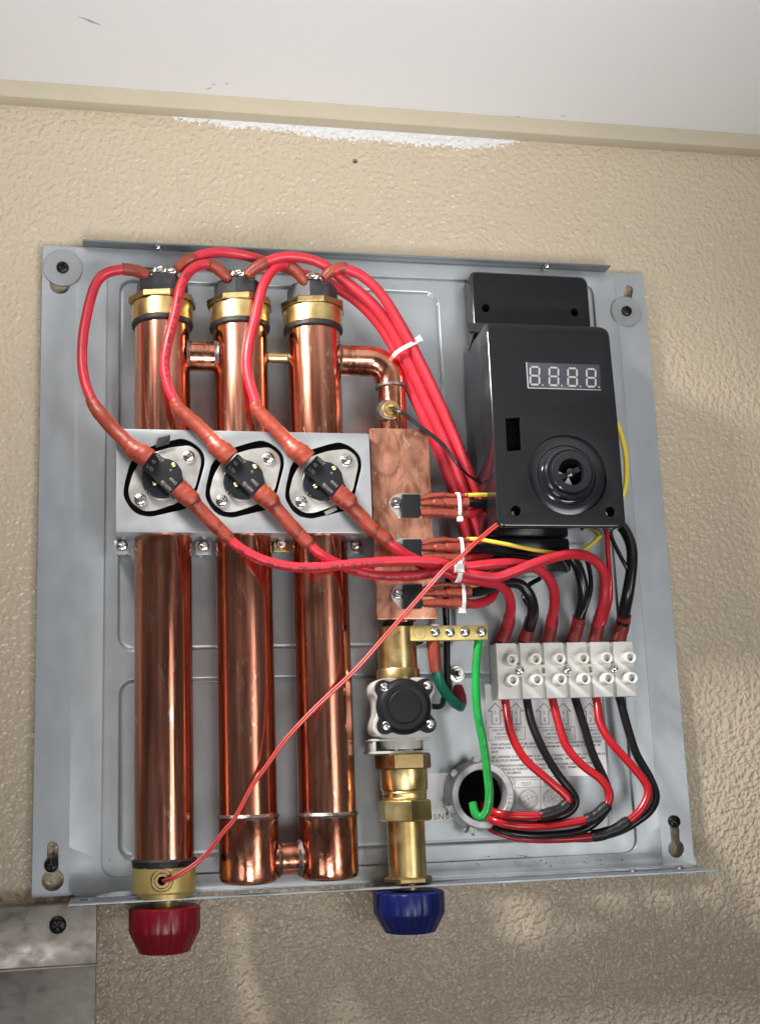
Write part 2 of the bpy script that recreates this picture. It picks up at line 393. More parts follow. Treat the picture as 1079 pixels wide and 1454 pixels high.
xs = [-1500, 2000]; vs = [(x, -h_, z_) for x in xs for (h_, z_) in prof]; n = len(prof)
g.add(vs, [(i, (i+1) % n, n+(i+1) % n, n+i) for i in range(n)]+[tuple(range(n)), tuple(range(2*n-1, n-1, -1))])
tagp(g.out('wall_trim', M['trim'], org=Vector((216, 0, zt0))), kind='structure')
g = G(); g.add([(-1500, 20, zt1+.2), (2000, 20, zt1+.2), (2000, -1800, zt1+.2), (-1500, -1800, zt1+.2), (-1500, 20, zt1+30), (2000, 20, zt1+30), (2000, -1800, zt1+30), (-1500, -1800, zt1+30)],
       [(0, 1, 2, 3), (7, 6, 5, 4), (0, 4, 5, 1), (1, 5, 6, 2), (2, 6, 7, 3), (3, 7, 4, 0)])
ceil = tagp(g.out('ceiling', M['ceil'], org=Vector((216, 0, zt1))), kind='structure')
# nicks in the ceiling paint
def on_ceiling(px, py, z):
    d = _M @ Vector(((px-PPX)/F, 1, -(py-PPY)/F)); return CAM+d*((z-CAM.z)/d.z)
g = G()
for (px, py, l, a) in ((124, 27, 5, -.3), (133, 31, 4, -.25), (296, 125, 2.2, .4), (303, 119, 1, 0), (322, 118, 1, 0), (735, 165, 1.5, 0), (800, 164, 2, .2)):
    p = on_ceiling(px, py, zt1+.2); vs = []
    for k in range(9):
        th = 2*math.pi*k/9; rr = (1+.4*random.random())
        x, y = l*rr*math.cos(th), .45*rr*math.sin(th); vs.append((p.x+x*math.cos(a)-y*math.sin(a), p.y-(x*math.sin(a)+y*math.cos(a))*1.5, zt1+.12))
    g.add(vs, [tuple(range(9))])
g.out('paint_nick', M['nick'], ceil)

# ------------------------------------------------------------------ back panel of the heater
PW, PH = 432.0, 423.35
pan = thing('mounting_panel', (PW/2, -0.0, -PH/2), 'large square grey sheet metal back panel screwed flat to the beige wall', 'back panel')
def kh(cx, cy, r, sx_, sy_, sr):                                # keyhole: circle with a slot
    c = Vector(XZ(cx, cy, 0)); s_ = Vector(XZ(sx_, sy_, 0)); d = (s_-c); L_ = d.length; d.normalize(); n_ = Vector((-d.y, d.x))
    rr = rmm(r, P(cx, cy, 0)); sr = rmm(sr, P(cx, cy, 0)); a0 = math.asin(min(sr/rr, .99)); base = math.atan2(d.y, d.x); pts = []
    for k in range(25):
        th = base+a0+(2*math.pi-2*a0)*k/24; pts.append((c.x+rr*math.cos(th), c.y+rr*math.sin(th)))
    for k in range(11):
        th = base-math.pi/2+math.pi*k/10; pts.append((s_.x+sr*math.cos(th), s_.y+sr*math.sin(th)))
    return pts
emb = roundpoly([XZ(152, 377, 0), XZ(842, 404, 0), XZ(906, 1211, 0), XZ(143, 1249, 0)], [6, 8, 10, 12], 7)
holes = [kh(75, 1250, 15.5, 75, 1203, 8), kh(960, 1206, 12.5, 957, 1172, 7), kh(85, 404, 14, 86, 385, 9), kh(889, 430, 9, 893, 411, 6.5), emb]
zb = -PH; xl = XZ(106, 1278, 0)[0]
outl = roundpoly([(0, 0), (PW, 0), (PW, zb+.5), (XZ(1000, 1234, 0)[0]-16, zb+.5), (XZ(938, 1235, 0)[0], zb), (xl, zb), (xl, zb+1.5), (0, zb+1)], .7, 2)
plate('panel_rim', outl, holes, -1.2, 0, M['panel'], pan, .25)
xc1 = XZ(103, 800, 0)[0]; xc2 = XZ(906, 800, 0)[0]
plate('rim_crease', [(.3, zb+1.4), (xc1, zb+1.4), (xc1, -.3), (.3, -.3)], [holes[0], holes[2]], .02, .22, M['panel'], pan)
plate('rim_crease', [(xc2, zb+.8), (PW-.3, zb+.8), (PW-.3, -.3), (xc2, -.3)], [holes[1], holes[3]], .02, .22, M['panel'], pan)
# pressed middle: height field with rounded raised fields
def sdrr(x, z, x0, x1, z0, z1, r):
    cx, cz = (x0+x1)/2, (z0+z1)/2; qx = abs(x-cx)-(x1-x0)/2+r; qz = abs(z-cz)-(z1-z0)/2+r
    return math.hypot(max(qx, 0), max(qz, 0))+min(max(qx, qz), 0)-r
def sst(t): t = min(max(t, 0), 1); return t*t*(3-2*t)
a = XZ(171, 395, 0); b_ = XZ(634, 640, 0); c_ = XZ(172, 922, 0); d_ = XZ(171, 967, 0); e_ = XZ(640, 1198, 0); f_ = XZ(868, 1190, 0)
U = (a[0], b_[0], c_[1], a[1]); Lo = (d_[0], f_[0]+2, e_[1], d_[1])
xs0, xs1, zs0, zs1 = XZ(143, 377, 0)[0]-4, XZ(906, 1211, 0)[0]+4, XZ(143, 1249, 0)[1]-4, XZ(152, 377, 0)[1]+4
nx, nz = 520, 520; vs = []; fs = []
for j in range(nz+1):
    for i in range(nx+1):
        x = xs0+(xs1-xs0)*i/nx; z = zs0+(zs1-zs0)*j/nz
        h = -2.6
        s1 = sdrr(x, z, U[0], U[1], U[2], U[3], 9); s2 = sdrr(x, z, Lo[0], Lo[1], Lo[2], Lo[3], 9)
        sm = min(s1, s2); h -= 1.6*(1-sst((sm+.6)/1.2))+.9*math.exp(-((sm+.3)/.75)**2)
        edge = min(x-xs0-4, xs1-4-x, z-zs0-4, zs1-4-z)
        vs.append((x, -h, z))
for j in range(nz):
    for i in range(nx): q = j*(nx+1)+i; fs.append((q, q+1, q+nx+2, q+nx+1))
emit('pressed_field', vs, fs, M['panel'], pan, 75)
# folds
zt = (P(117, 338, 10).z+P(867, 377, 10).z)/2; x0, x1 = P(117, 340, 10).x, P(867, 378, 10).x
print('top flange z', P(117, 338, 10).z, P(867, 377, 10).z)
g = G(); g.box(x0, x1, zt-1.2, zt, .05, 10, .2); tf = g.out('top_fold', M['lip'], pan)
for px in (224, 776):
    p = P(px, 349 if px < 500 else 378, 6); g = G()
    g.lathe((p.x, -6, zt-1.3), (0, 0, -1), [(0, 2.9), (.8, 2.9), (2.2, 2.1), (2.8, .8)], 20); g.lathe((p.x, -6, zt+3), (0, 0, -1), [(0, 1.3), (2.8, 1.3)], 12)
    g.out('screw', M['chrome'], pan)
FD = 36.0
xl0, xr0 = P(97, 1291, FD).x, P(1021, 1242, FD).x
print('bot flange z', P(97, 1291, FD).z, P(1021, 1242, FD).z, 'panel bottom', -PH)
zf = -PH+.2
fl = [(xl0, -.3), (xr0, -.3), (xr0, -FD), (xl0, -FD)]
cx1 = P(230, 1285, 24); cx2 = P(581, 1262, 24)
cu_out = [(xl0, .2), (PW, .2), (xr0, 10), (xr0, FD), (xl0, FD)]
slot = lambda x_, y_, a_, b2: [(x_-a_, y_-b2), (x_+a_, y_-b2), (x_+a_, y_+b2), (x_-a_, y_+b2)]
sl = [slot(P(120, 1283, 18).x, 18, 5.5, 2.6), slot(P(232, 1282, 33).x, 32, 3, 1.5), slot(P(898, 1244, 18).x, 18, 4.5, 2.2), slot(P(965, 1237, 14).x, 15, 4.5, 2.2)]
me = plate_mesh(cu_out, sl+[circ((cx1.x, 24), 9.5), circ((cx2.x, 24), 9.5)], 0, 1.2, .15)
bm = bmesh.new(); bm.from_mesh(me); bmesh.ops.remove_doubles(bm, verts=bm.verts[:], dist=1e-4)
for v in bm.verts: v.co = (Vector((v.co.x, -v.co.z, zf-1.2-v.co.y))-ORG[pan.name])*S
bmesh.ops.recalc_face_normals(bm, faces=bm.faces[:]); bm.to_mesh(me); bm.free(); finish(me, M['flange'], 40)
o = bpy.data.objects.new('bottom_fold', me); link(o, pan)
for (px, hh) in ((120, 18), (232, 32), (898, 18), (965, 15)):
    x = P(px, 1283 if px < 500 else 1242, hh).x; g = G()
    g.box(x-2.6, x+2.6, zf-2.0, zf+1.0, hh-1.6, hh+1.6, .4); g.out('clip_nut', M['chrome'], pan)
# specks of dirt
g = G()
for k in range(46):
    px = random.choice([random.uniform(590, 860), random.uniform(700, 960), random.uniform(60, 960)]); py = random.uniform(1215, 1232) if px < 870 else random.uniform(900, 1225)
    p = P(px, py, 0); r = random.uniform(.15, .7); n = 6
    g.add([(p.x+r*random.uniform(.5, 1.6)*math.cos(2*math.pi*i/n), -.04 if py > 1250 else (-.04), p.z+r*.6*math.sin(2*math.pi*i/n)) for i in range(n)], [tuple(range(n))])
st = g.out('dirt_specks', M['ink'], pan); st['kind'] = 'stuff'

# wall fixings
def wall_fixing(px, py, rpx, label, wr=None):
    h = .6
    if wr:
        p = P(px, py, 1.2); t = thing('washer_screw', p, label, 'washer and screw', 'wall screws with washers')
        g = G(); R_ = rmm(wr, p); g.lathe((p.x, -.3, p.z), (0, -1, 0), [(0, R_), (1.0, R_), (1.3, R_-.3), (1.3, 3), (.2, 3)], 48); g.out('washer', M['bracket'], t)
        pscrew(px, py, 1.3, rpx, M['blackscrew'], t)
        return t
    p = P(px, py, h); t = screw(Vector((p.x, -.4, p.z)), rmm(rpx, p), M['blackscrew'], None, name='wall_screw')
    return tagp(t, label, 'screw', 'bare wall screws')
wall_fixing(89, 380, 8.5, 'black cross head screw through the larger round grey washer, top left corner of the panel', 27.5)
wall_fixing(889, 442, 7.5, 'black cross head screw through the smaller round grey washer, top right of the panel', 22.5)
wall_fixing(73, 1229, 10, 'dark screw in the keyhole at the bottom left corner of the panel')
wall_fixing(957, 1167, 8.5, 'dark screw at the top of the keyhole at the bottom right of the panel')

# ------------------------------------------------------------------ stickers
def poly_line(g, pts, w_, h, closed=True):
    n = len(pts)
    for i in range(n if closed else n-1):
        a, b = Vector(pts[i]), Vector(pts[(i+1) % n]); d = (b-a).normalized(); nn = Vector((-d.y, d.x))*w_/2
        q = [a-nn-d*w_/2, b-nn+d*w_/2, b+nn+d*w_/2, a+nn-d*w_/2]; g.add([(v.x, -h, v.y) for v in q], [(0, 1, 2, 3)])
IH = -1.45
sp = [XZ(684, 985, IH), XZ(880, 978, IH), XZ(892, 1101, IH), XZ(690, 1103, IH)]
stk = thing('wiring_sticker', P(785, 1045, IH), 'white instruction sticker with L1 and L2 arrows and printed text under the white terminal block', 'sticker')
# stickers lie on the pressed field, which is 3 mm down inside the lower field
SH = -4.15
def SX(px, py): return XZ(px, py, SH)
plate('paper', [SX(688, 972), SX(888, 966), SX(893, 1102), SX(694, 1103)], [], SH-.05, SH+.12, M['paper'], stk)
g = G(); ih = SH+.16
def spx(px, py): v = XZ(px, py, SH); return Vector(v)
for (ax, lab) in ((704, '2'), (733, '1'), (773, '2'), (800, '1'), (838, '2'), (867, '1')):
    yy = 1000; pts = [(ax-1, 999), (ax+10, 1010), (ax+5.5, 1009.5), (ax+6.5, 1028.5), (ax-5.5, 1028.5), (ax-6, 1010), (ax-11.5, 1010)]
    poly_line(g, [spx(*q) for q in pts], .42, ih)
    c = spx(ax, 1012); text(g, 'L', 3.1, c.x, c.y, ih); c = spx(ax+.5, 1022.5); text(g, lab, 3.4, c.x, c.y, ih, bold=.04)
for (bx, bl) in ((719, 'C'), (790, 'B'), (855, 'A')):
    poly_line(g, [spx(bx-26.5, 1033.5), spx(bx+26, 1032.5), spx(bx+26.5, 1050), spx(bx-26, 1051.5)], .25, ih)
    for i, s_ in enumerate(('CIRCUIT BREAKER ', 'DISYUNTOR ', 'DISJONCTEUR ')):
        c = spx(bx, 1037+i*5.2); text(g, s_+bl, 2.2, c.x, c.y, ih, bold=.03)
para = ['THIS APPLIANCE MUST BE GROUNDED. FOR SUPPLY CONNECTION USE WIRES', 'SUITABLE FOR AT LEAST 75\u00b0C COPPER MINIMUM VOLTAGE 600 V. TORQUE 20', 'LB.IN', '',
        "CET APPAREIL DOIT ETRE MIS A LA TERRE. CONNECTER AU CIRCUIT. UTILISER DU", "FIL DU PLUS GRAND CALIBRE. PLEASE SEE MANUAL. 240 V, 75\u00b0C MIN.", '',
        'ESTE DISPOSITIVO DEBE CONECTARSE A TIERRA. USAR CABLE. VEA PARA LA', 'CONEXION A LA FUENTE DE ENERGIA. MINIMO 75\u00b0C. PERMITIDO. 240', 'V MINIMO. 24 LIBRAS.']
yy = 1058
for s_ in para:
    if s_:
        c = spx(697, yy); text(g, s_, 2.0, c.x, c.y, ih, align='LEFT', sx=1.1, bold=.04); yy += 5.1
    else: yy += 2.6
g.out('printed_text', M['ink'], stk)
tst = thing('test_sticker', P(760, 1130, SH), 'white quality sticker with TEST heading and faint pink round stamps behind the cables', 'sticker')
plate('paper', [SX(728, 1106), SX(800, 1104), SX(802, 1150), SX(728, 1152)], [], SH-.05, SH+.1, M['paper'], tst)
g = G()
poly_line(g, [spx(731, 1108), spx(799, 1106.5), spx(800, 1149), spx(731, 1150)], .25, ih); poly_line(g, [spx(731, 1119), spx(800, 1117)], .25, ih, False); poly_line(g, [spx(767, 1107.5), spx(767.5, 1149.5)], .25, ih, False)
c = spx(747, 1114); text(g, 'TEST', 3.2, c.x, c.y, ih); c = spx(777, 1113); text(g, 'QC', 3.2, c.x, c.y, ih); g.out('printed_text', M['greyink'], tst)
g = G()
for cx in (750, 784):
    c = spx(cx, 1135)
    for rr in (6.6, 6.0): poly_line(g, circ(c, rr, 32), .22, ih)
    for k in range(6):
        th = k*1.05; poly_line(g, circ((c.x+4*math.cos(th), c.y+4*math.sin(th)), 1.6, 12), .2, ih)
    poly_line(g, [c+Vector((-2, -1)), c+Vector((2, 1))], .3, ih, False); poly_line(g, [c+Vector((-1, 2)), c+Vector((1, -2))], .3, ih, False)
g.out('round_stamp', M['pinkink'], tst)
sns = thing('serial_sticker', P(630, 1130, SH), 'small white serial number sticker between the brass inlet and the round conduit opening', 'sticker')
plate('paper', [SX(604, 1099), SX(650, 1097), SX(652, 1164), SX(608, 1167)], [], SH-.05, SH+.1, M['paper'], sns)
g = G(); c = spx(616, 1161); text(g, 'S/N:0', 5, c.x-.4, c.y, ih, align='LEFT', sx=.95); g.out('printed_text', M['ink'], sns)

# ------------------------------------------------------------------ copper heat exchanger
HC = 25.0
hx = thing('copper_heat_exchanger', P(350, 900, HC), 'three upright copper pipes joined by copper cross pipes and an elbow', 'heat exchanger')
def axis(pxs):                                                   # two pixel points -> vertical axis
    a = P(pxs[0], pxs[1], HC); b = P(pxs[2], pxs[3], HC); return a, b
def vcyl(g, x, zlist, n=48, h=HC, phase=0, mod=None):
    """zlist [(z, r)] from the top down"""
    z0 = zlist[0][0]; g.lathe((x, -h, z0), (0, 0, -1), [(z0-z, r) for z, r in zlist], n, phase, mod)
def zpx(px, py, h=HC): return P(px, py, h).z
px_ax = [lambda y: 232+(y-520)*-.001, lambda y: 342+(y-520)*.0151, lambda y: 446+(y-520)*.030, lambda y: 556+(y-520)*.036]
AX = []
for k in range(4):
    f = px_ax[k]; AX.append((P(f(480), 480, HC).x+P(f(1100), 1100, HC).x)/2); print('axis', k, P(f(480), 480, HC).x, P(f(1100), 1100, HC).x)
RP = rmm(39.3, P(342, 700, HC))
print('pipe r', RP)
rows = {}
# the nearer side of a cylinder is what shows at its centre line: ends are measured at the front
def zf_(px, py, r=0): return P(px, py, HC+r).z
tops = [zf_(232, 447, RP), zf_(341, 455, RP), zf_(446, 459, RP)]
ztop = sum(tops)/3; print('tops', tops)
for k in range(3):
    zt_ = ztop; x = AX[k]
    if k == 0: zb_ = zf_(231, 1226, RP)
    else: zb_ = zf_(px_ax[k](1160), 1163 if k == 1 else 1160, RP)
    g = G(); vcyl(g, x, [(zt_, RP), (zb_, RP)], 64); pp = g.out('copper_pipe', M['copper'], hx)
    if k == 0: pp['label'] = 'left pipe running down to the brass outlet'
    # black seal and gold collar and brass hexagon
    g = G(); vcyl(g, x, [(zt_+2.2, RP+1.7), (zt_+.8, RP+2.1), (zt_-.6, RP+1.9), (zt_-1.6, RP+.2)], 48); g.out('seal_ring', M['glue'], pp)
    g = G(); vcyl(g, x, [(zt_+14.2, RP+1.2), (zt_+13.8, RP+2.0), (zt_+2.6, RP+2.0), (zt_+2.2, RP+1.6)], 64); g.out('gold_collar', M['brass'], pp)
    if k:
        r2 = rmm(42.5, P(350, 1200, HC)); ze = zf_(px_ax[k](1250), 1259 if k == 1 else 1253, r2-3)
        g = G(); vcyl(g, x, [(zb_+.2, RP+.2), (zb_-.1, r2-.3), (zb_-.8, r2), (ze+5, r2), (ze+2, r2-.8), (ze+.6, r2-2.6), (ze, r2-6)], 64)
        cp = g.out('end_cap', M['copper_fit'], hx)
        g = G(); vcyl(g, x, [(zb_+2.2, RP+.1), (zb_+1.4, RP+.7), (zb_+.4, RP+1.3), (zb_-.3, r2+.35), (zb_-1.0, r2+.1)], 64, mod=lambda th, t: 1+.006*math.sin(7*th+t)+.005*math.sin(17*th))
        g.out('solder_joint', M['solder'], cp)
def hcyl(g, xa, xb, z, r, h=HC, n=40): g.lathe((xa, -h, z), (1, 0, 0), [(0, r), (xb-xa, r)], n)
def solder_ring(x, z, r, parent, sgn=1):
    g = G(); prof = [(-1.2, r+1.9), (-.4, r+1.6), (.6, r+.7), (1.4, r+.1)]
    g.lathe((x, -HC, z), (sgn, 0, 0), [(t, q) for t, q in prof], 40, mod=lambda th, t: 1+.015*math.sin(5*th+t)); g.out('solder_joint', M['solder'], parent)
zc = zf_(288, 500, 8); rc = rmm(21.5, P(288, 500, HC))
g = G(); hcyl(g, AX[0]+5, AX[1]-5, zc, rc); cp = g.out('cross_pipe', M['copper_fit'], hx)
solder_ring(AX[0]+RP-1.5, zc, rc, cp, 1); solder_ring(AX[1]-RP+1.5, zc, rc, cp, -1)
zc2 = zf_(395, 505, 4); g = G(); hcyl(g, AX[1]+5, AX[2]-5, zc2, rmm(8, P(395, 505, HC))); cp = g.out('brass_link', M['brass'], hx)
solder_ring(AX[1]+RP-.4, zc2, 3.4, cp, 1); solder_ring(AX[2]-RP+.4, zc2, 3.4, cp, -1)
zc3 = zf_(411, 1221, 8); g = G(); hcyl(g, AX[1]+5, AX[2]-5, zc3, rmm(22.5, P(411, 1221, HC))); cp = g.out('cross_pipe', M['copper_fit'], hx)
solder_ring(AX[1]+RP+.6, zc3, rmm(22.5, P(411, 1221, HC)), cp, 1); solder_ring(AX[2]-RP-.6, zc3, rmm(22.5, P(411, 1221, HC)), cp, -1)
# elbow
ze_ = zf_(505, 506, 8); re = rmm(21.5, P(520, 510, HC)); xe = AX[3]; br = 15.5
line = [Vector((AX[2]+5, -HC, ze_)), Vector((xe-br-2, -HC, ze_))]
for k in range(0, 15): th = math.pi/2*k/14; line.append(Vector((xe-br+br*math.sin(th), -HC, ze_-br+br*math.cos(th))))
line.append(Vector((xe, -HC, ze_-br-3)))
g = G(); sweep(g, line, [re+.3]*len(line), 40); el = g.out('elbow', M['copper_fit'], hx)
solder_ring(AX[2]+RP-1.2, ze_, re, el, 1)
zb_ = ze_-br-3
g = G(); vcyl(g, xe, [(zb_+1.5, re+.35), (zb_+.8, re+.9), (zb_-.6, re+.7), (zb_-1.4, re-.6)], 40); g.out('solder_joint', M['solder'], el)
g = G(); vcyl(g, xe, [(zb_, re-.8), (P(560, 885, HC).z, re-.8)], 48); g.out('outlet_pipe', M['copper_fit'], hx)

# left pipe: brass outlet
outf = thing('brass_outlet_fitting', P(231, 1250, HC), 'brass fitting with a threaded port at the foot of the left copper pipe', 'pipe fitting')
x = AX[0]; r0 = rmm(44.5, P(231, 1250, HC)); za = zf_(231, 1230, r0); zb1 = zf_(231, 1272, r0); zb2 = zf_(231, 1279, 16)
g = G(); vcyl(g, x, [(za, r0-1), (za-1, r0), (zb1+1, r0), (zb1, r0-.8)], 64); g.out('collar', M['bar'], outf)
g = G(); vcyl(g, x, [(za+3.2, RP+.3), (za+2, RP+1.6), (za-.4, r0+.2), (za-1.6, r0+.15), (za-2.2, r0-.5)], 64, mod=lambda th, t: 1+.006*math.sin(11*th+t)+.005*math.sin(19*th)); g.out('seal_ring', M['glue'], outf)
g = G(); vcyl(g, x, [(zb1, 16), (zb2, 16)], 48); g.out('neck', M['bar'], outf)
g = G(); vcyl(g, x, [(zb2, 8.3), (zf-12, 8.3)], 32); g.out('spigot', M['bar'], outf)
pp_ = P(230, 1251, HC+r0)
g = G(); g.lathe((pp_.x, -(HC+r0-2.5), pp_.z), (0, -1, 0), [(0, 6.5), (3.6, 6.5), (4.2, 6.0), (4.2, 4.6), (3.6, 4.4), (4.4, 4.2), (4.4, 2.6), (3, 2.4)], 36); g.out('sensor_port', M['brass_dull'], outf)
g = G(); g.lathe((pp_.x, -(HC+r0+.55), pp_.z), (0, -1, 0), [(0, 2.5), (.1, 2.5)], 20); g.out('port_hole', M['pit'], outf)

# ------------------------------------------------------------------ pipe caps under the bottom fold
def cap(px, wpx, y0, y1, m, label, x):
    r = rmm(wpx, P(px, y0, HC)); za = zf_(px, y0, r*.98); zb = zf_(px, y1, r*.55)
    if za > zf-2: za = zf-2.2
    H_ = za-zb
    mod = lambda th, t: 1-.026*max(0, math.cos(18*th))**3 if t > .8 else 1
    g = G(); vcyl(g, x, [(za, r-1.6), (za-.5, r-.4), (za-1.2, r), (za-H_*.50, r), (za-H_*.56, r-.5), (za-H_*.93, r*.745), (za-H_*.985, r*.715), (zb, r*.66), (zb, r*.2)], 112, mod=mod)
    o = g.out('pipe_cap', m, None, 30); return tagp(o, label, 'cap', 'ribbed plastic pipe caps')
cap(230.5, 50.5, 1293, 1357, M['redcap'], 'dark red ribbed plastic cap under the left pipe', AX[0])
xin = (P(572, 1080, HC).x+P(578, 1210, HC).x)/2
print('inlet x', P(564, 920, HC).x, P(572, 1080, HC).x, P(578, 1210, HC).x, P(581, 1300, HC).x, xe)
cap(581.5, 50.5, 1271, 1328, M['bluecap'], 'dark blue ribbed plastic cap under the brass inlet', xin)

# ------------------------------------------------------------------ heating element heads
def element(k, label):
    x = AX[k]; z = ztop+14.2
    t = thing('heating_element', (x, -HC, z), label, 'heating element', 'black capped heating elements')
    g = G(); rh = RP+4.2; g.lathe((x, -HC, z), (0, 0, 1), [(0, rh), (.4, rh+.3), (3.6, rh+.3), (4.2, rh-.2)], 8, R(10)); g.out('brass_flange', M['brass_dull'], t, 30)
    g = G(); g.lathe((x, -HC, z+4.2), (0, 0, 1), [(0, RP-.8), (11.5, RP-.8), (12.2, RP-1.5)], 8, R(30)); g.out('black_cap', M['head'], t, 30)
    dx = x-AX[0]
    def TP(px, py, h): q = P(px, py, h); return Vector((q.x+dx, q.y, q.z))
    q = TP(222, 388, 36); g = G(); g.lathe(q, (.1, -.1, 1), [(0, 4.2), (.8, 4.2), (.8, 3.2), (2.6, 3.2), (3.2, 2.4)], 20); g.lathe(q+Vector((-1, 0, 2)), (.95, -.3, .25), [(0, 2.2), (5.5, 2.2), (6, 1.5)], 14); g.out('terminal_screw', M['chrome'], t)
    q = TP(236, 388, 37); g = G(); g.lathe(q, (.1, -.1, 1), [(0, 3.4), (.8, 3.4), (.8, 2.6), (2.2, 2.6), (3, 1.8)], 20); g.out('terminal_screw', M['chrome'], t)
    q = TP(240, 386, 39); g = G(); g.lathe(q, (.85, -.35, -.05), [(0, 1.9), (1, 2.8), (4.4, 2.9), (5.2, 2.4), (5.2, 1.4)], 18); g.out('ring_lug', M['chrome'], t)
    q0 = TP(214, 391, 33); q1 = TP(242, 392, 38); g = G(); g.box(q0.x, q1.x, z+15.9, z+17.1, HC-4, HC+13, .3); g.out('link_strip', M['chrome'], t)
element(0, 'black and brass heater head on the left copper pipe')
element(1, 'black and brass heater head on the middle copper pipe')
element(2, 'black and brass heater head on the right thick copper pipe, beside the elbow')

# ------------------------------------------------------------------ thermostat bracket
BH = 46.0
brk = thing('thermostat_bracket', P(345, 690, BH), 'grey sheet metal bracket with three diamond cutouts crossing the copper pipes', 'bracket')
T0 = Vector(XZ(233.4, 678.7, BH)); T1 = Vector(XZ(348, 680.5, BH)); T2 = Vector(XZ(459.6, 682.7, BH)); print('T', T0, T1, T2)
TC = [T0, (T0+T2)/2, T2]
raw = [(217, 633), (240, 626), (258, 622), (272, 627), (283, 635), (290, 645), (291, 658), (284.6, 681), (279, 700), (265, 722), (240, 728), (214, 734), (197, 731), (187, 724), (180, 714), (175, 703), (177, 686), (184.6, 657.5), (198, 640)]
cut0 = [Vector(XZ(a, b, BH))-T0 for a, b in raw]
cuts = [roundpoly([tuple(v+T) for v in cut0], 2.5, 3) for T in TC]
bx0, bx1 = XZ(165, 640, BH)[0], XZ(525, 640, BH)[0]; bz1 = (XZ(165, 607, BH)[1]+XZ(525, 617, BH)[1])/2; bz0 = (XZ(165, 751, BH)[1]+XZ(525, 762, BH)[1])/2
plate('face_plate', roundpoly([(bx0, bz0), (bx1, bz0), (bx1, bz1), (bx0, bz1)], .8, 3), cuts, BH-1.2, BH, M['bracket'], brk, .3)
TBH = 18.0
for T in TC: plate('cutout_shade', [(T.x+v.x*1.04, T.y+v.y*1.04) for v in cut0], [], BH-3.4, BH-2.9, M['pit'], brk)  # added black sheets stand in for deep shade in the cutout gaps
fh_gap = 2.2
g = G(); g.box(bx0+.2, bx1-.2, bz0+.1, bz0+1.3, TBH, BH-1.3, .15); g.out('lower_fold', M['bracket'], brk)
g = G(); g.box(bx0+.2, bx1-.2, bz1-1.3, bz1-.1, TBH, BH-1.3, .15); g.out('upper_fold', M['bracket'], brk)
g = G(); g.box(bx0+.1, bx0+1.3, bz0+1.4, bz1-1.4, TBH, BH-1.3, .15); g.out('side_fold', M['bracket'], brk)
for i, (px, py) in enumerate(((173.5, 775), (289, 776), (400, 772), (505, 775))):
    p = P(px, py, TBH+.5); g = G(); g.box(p.x-5.2, p.x+5.2, p.z-5.4, bz0-.1, TBH-.8, TBH+.5, .2); tb = g.out('screw_tab', M['brass'] if i == 2 else M['bracket'], brk)
    screw(Vector((p.x, -(TBH+.5), p.z)), 3.7, M['chrome'], brk)
    g = G(); g.lathe((p.x, 2.5, p.z), (0, -1, 0), [(0, 4), (TBH+1.6, 4)], 16); g.out('standoff', M['bracket'], brk)
# bent tab above first thermostat
g = G(); p = P(232, 632, BH+4)
vs = [XZ(221, 636, BH+2), XZ(241, 630, BH+2), XZ(242, 617.5, BH+5), XZ(224, 622, BH+5)]
g.add([(v[0], -(BH+(2 if i < 2 else 5)), v[1]) for i, v in enumerate(vs)]+[(v[0], -(BH+(1 if i < 2 else 4)), v[1]+.6) for i, v in enumerate(vs)], [(0, 1, 2, 3), (7, 6, 5, 4), (0, 4, 5, 1), (1, 5, 6, 2), (2, 6, 7, 3), (3, 7, 4, 0)])
g.out('bent_tab', M['head'], brk)
g = G(); a = Vector(XZ(462, 730, BH)); b = Vector(XZ(478, 722, BH)); d = (b-a).normalized(); nn = Vector((-d.y, d.x))
g.add([(q.x, -h_, q.y) for h_ in (BH+.3, BH-.8) for q in (a-nn*1, b-nn*1, b+nn*1.6, a+nn*1.6)], [(0, 1, 2, 3), (7, 6, 5, 4), (0, 4, 5, 1), (1, 5, 6, 2), (2, 6, 7, 3), (3, 7, 4, 0)]); g.out('bent_tab', M['alu'], brk)

# ------------------------------------------------------------------ thermostats
def copy_tree(o, parent=None):
    c = o.copy(); COL.objects.link(c); c.parent = parent; ORG[c.name] = ORG.get(o.name, Vector())
    for ch in [x for x in COL.objects if x.parent == o]: copy_tree(ch, c)
    return c
ts = thing('thermostat', (T0.x, -(BH-6), T0.y), 'black limit thermostat on its diamond plate, leftmost of the three on the bracket', 'thermostat', 'thermostats on the bracket')
FP = [(222, 641), (243, 634.8), (270, 632), (283, 642), (286.5, 655), (282, 674), (277, 694), (251, 714.5), (218, 725.6), (203, 725.6), (186, 713), (181.4, 697.7), (188, 673), (203, 648)]
fh = BH-1.3
s1 = XZ(268, 648.4, fh); s2 = XZ(199.3, 709.8, fh)
plate('mounting_plate', roundpoly([XZ(a, b, fh) for a, b in FP], 3, 4), [], fh-1.4, fh, M['alu'], ts, .25)
for s_ in (s1, s2): screw(Vector((s_[0], -fh, s_[1])), 3.8, M['chrome'], ts)
dc = P(230, 680, fh+4); g = G(); g.lathe((dc.x, -fh, dc.z), (0, -1, 0), [(0, 12.3), (5, 12.3), (6, 11.6), (6, 9), (5.2, 8.8)], 48); g.out('round_base', M['gloss'], ts)
hb_ = fh+11; bod = [(221.6, 641), (226, 645), (233, 650.5), (241, 651.5), (251, 657), (258, 667), (259.5, 677), (261, 683), (264.5, 686.5), (246.3, 707.5), (201, 663)]
plate('switch_body', roundpoly([XZ(a, b, hb_) for a, b in bod], 1.2, 3), [], fh+5.5, hb_, M['black'], ts, .5)
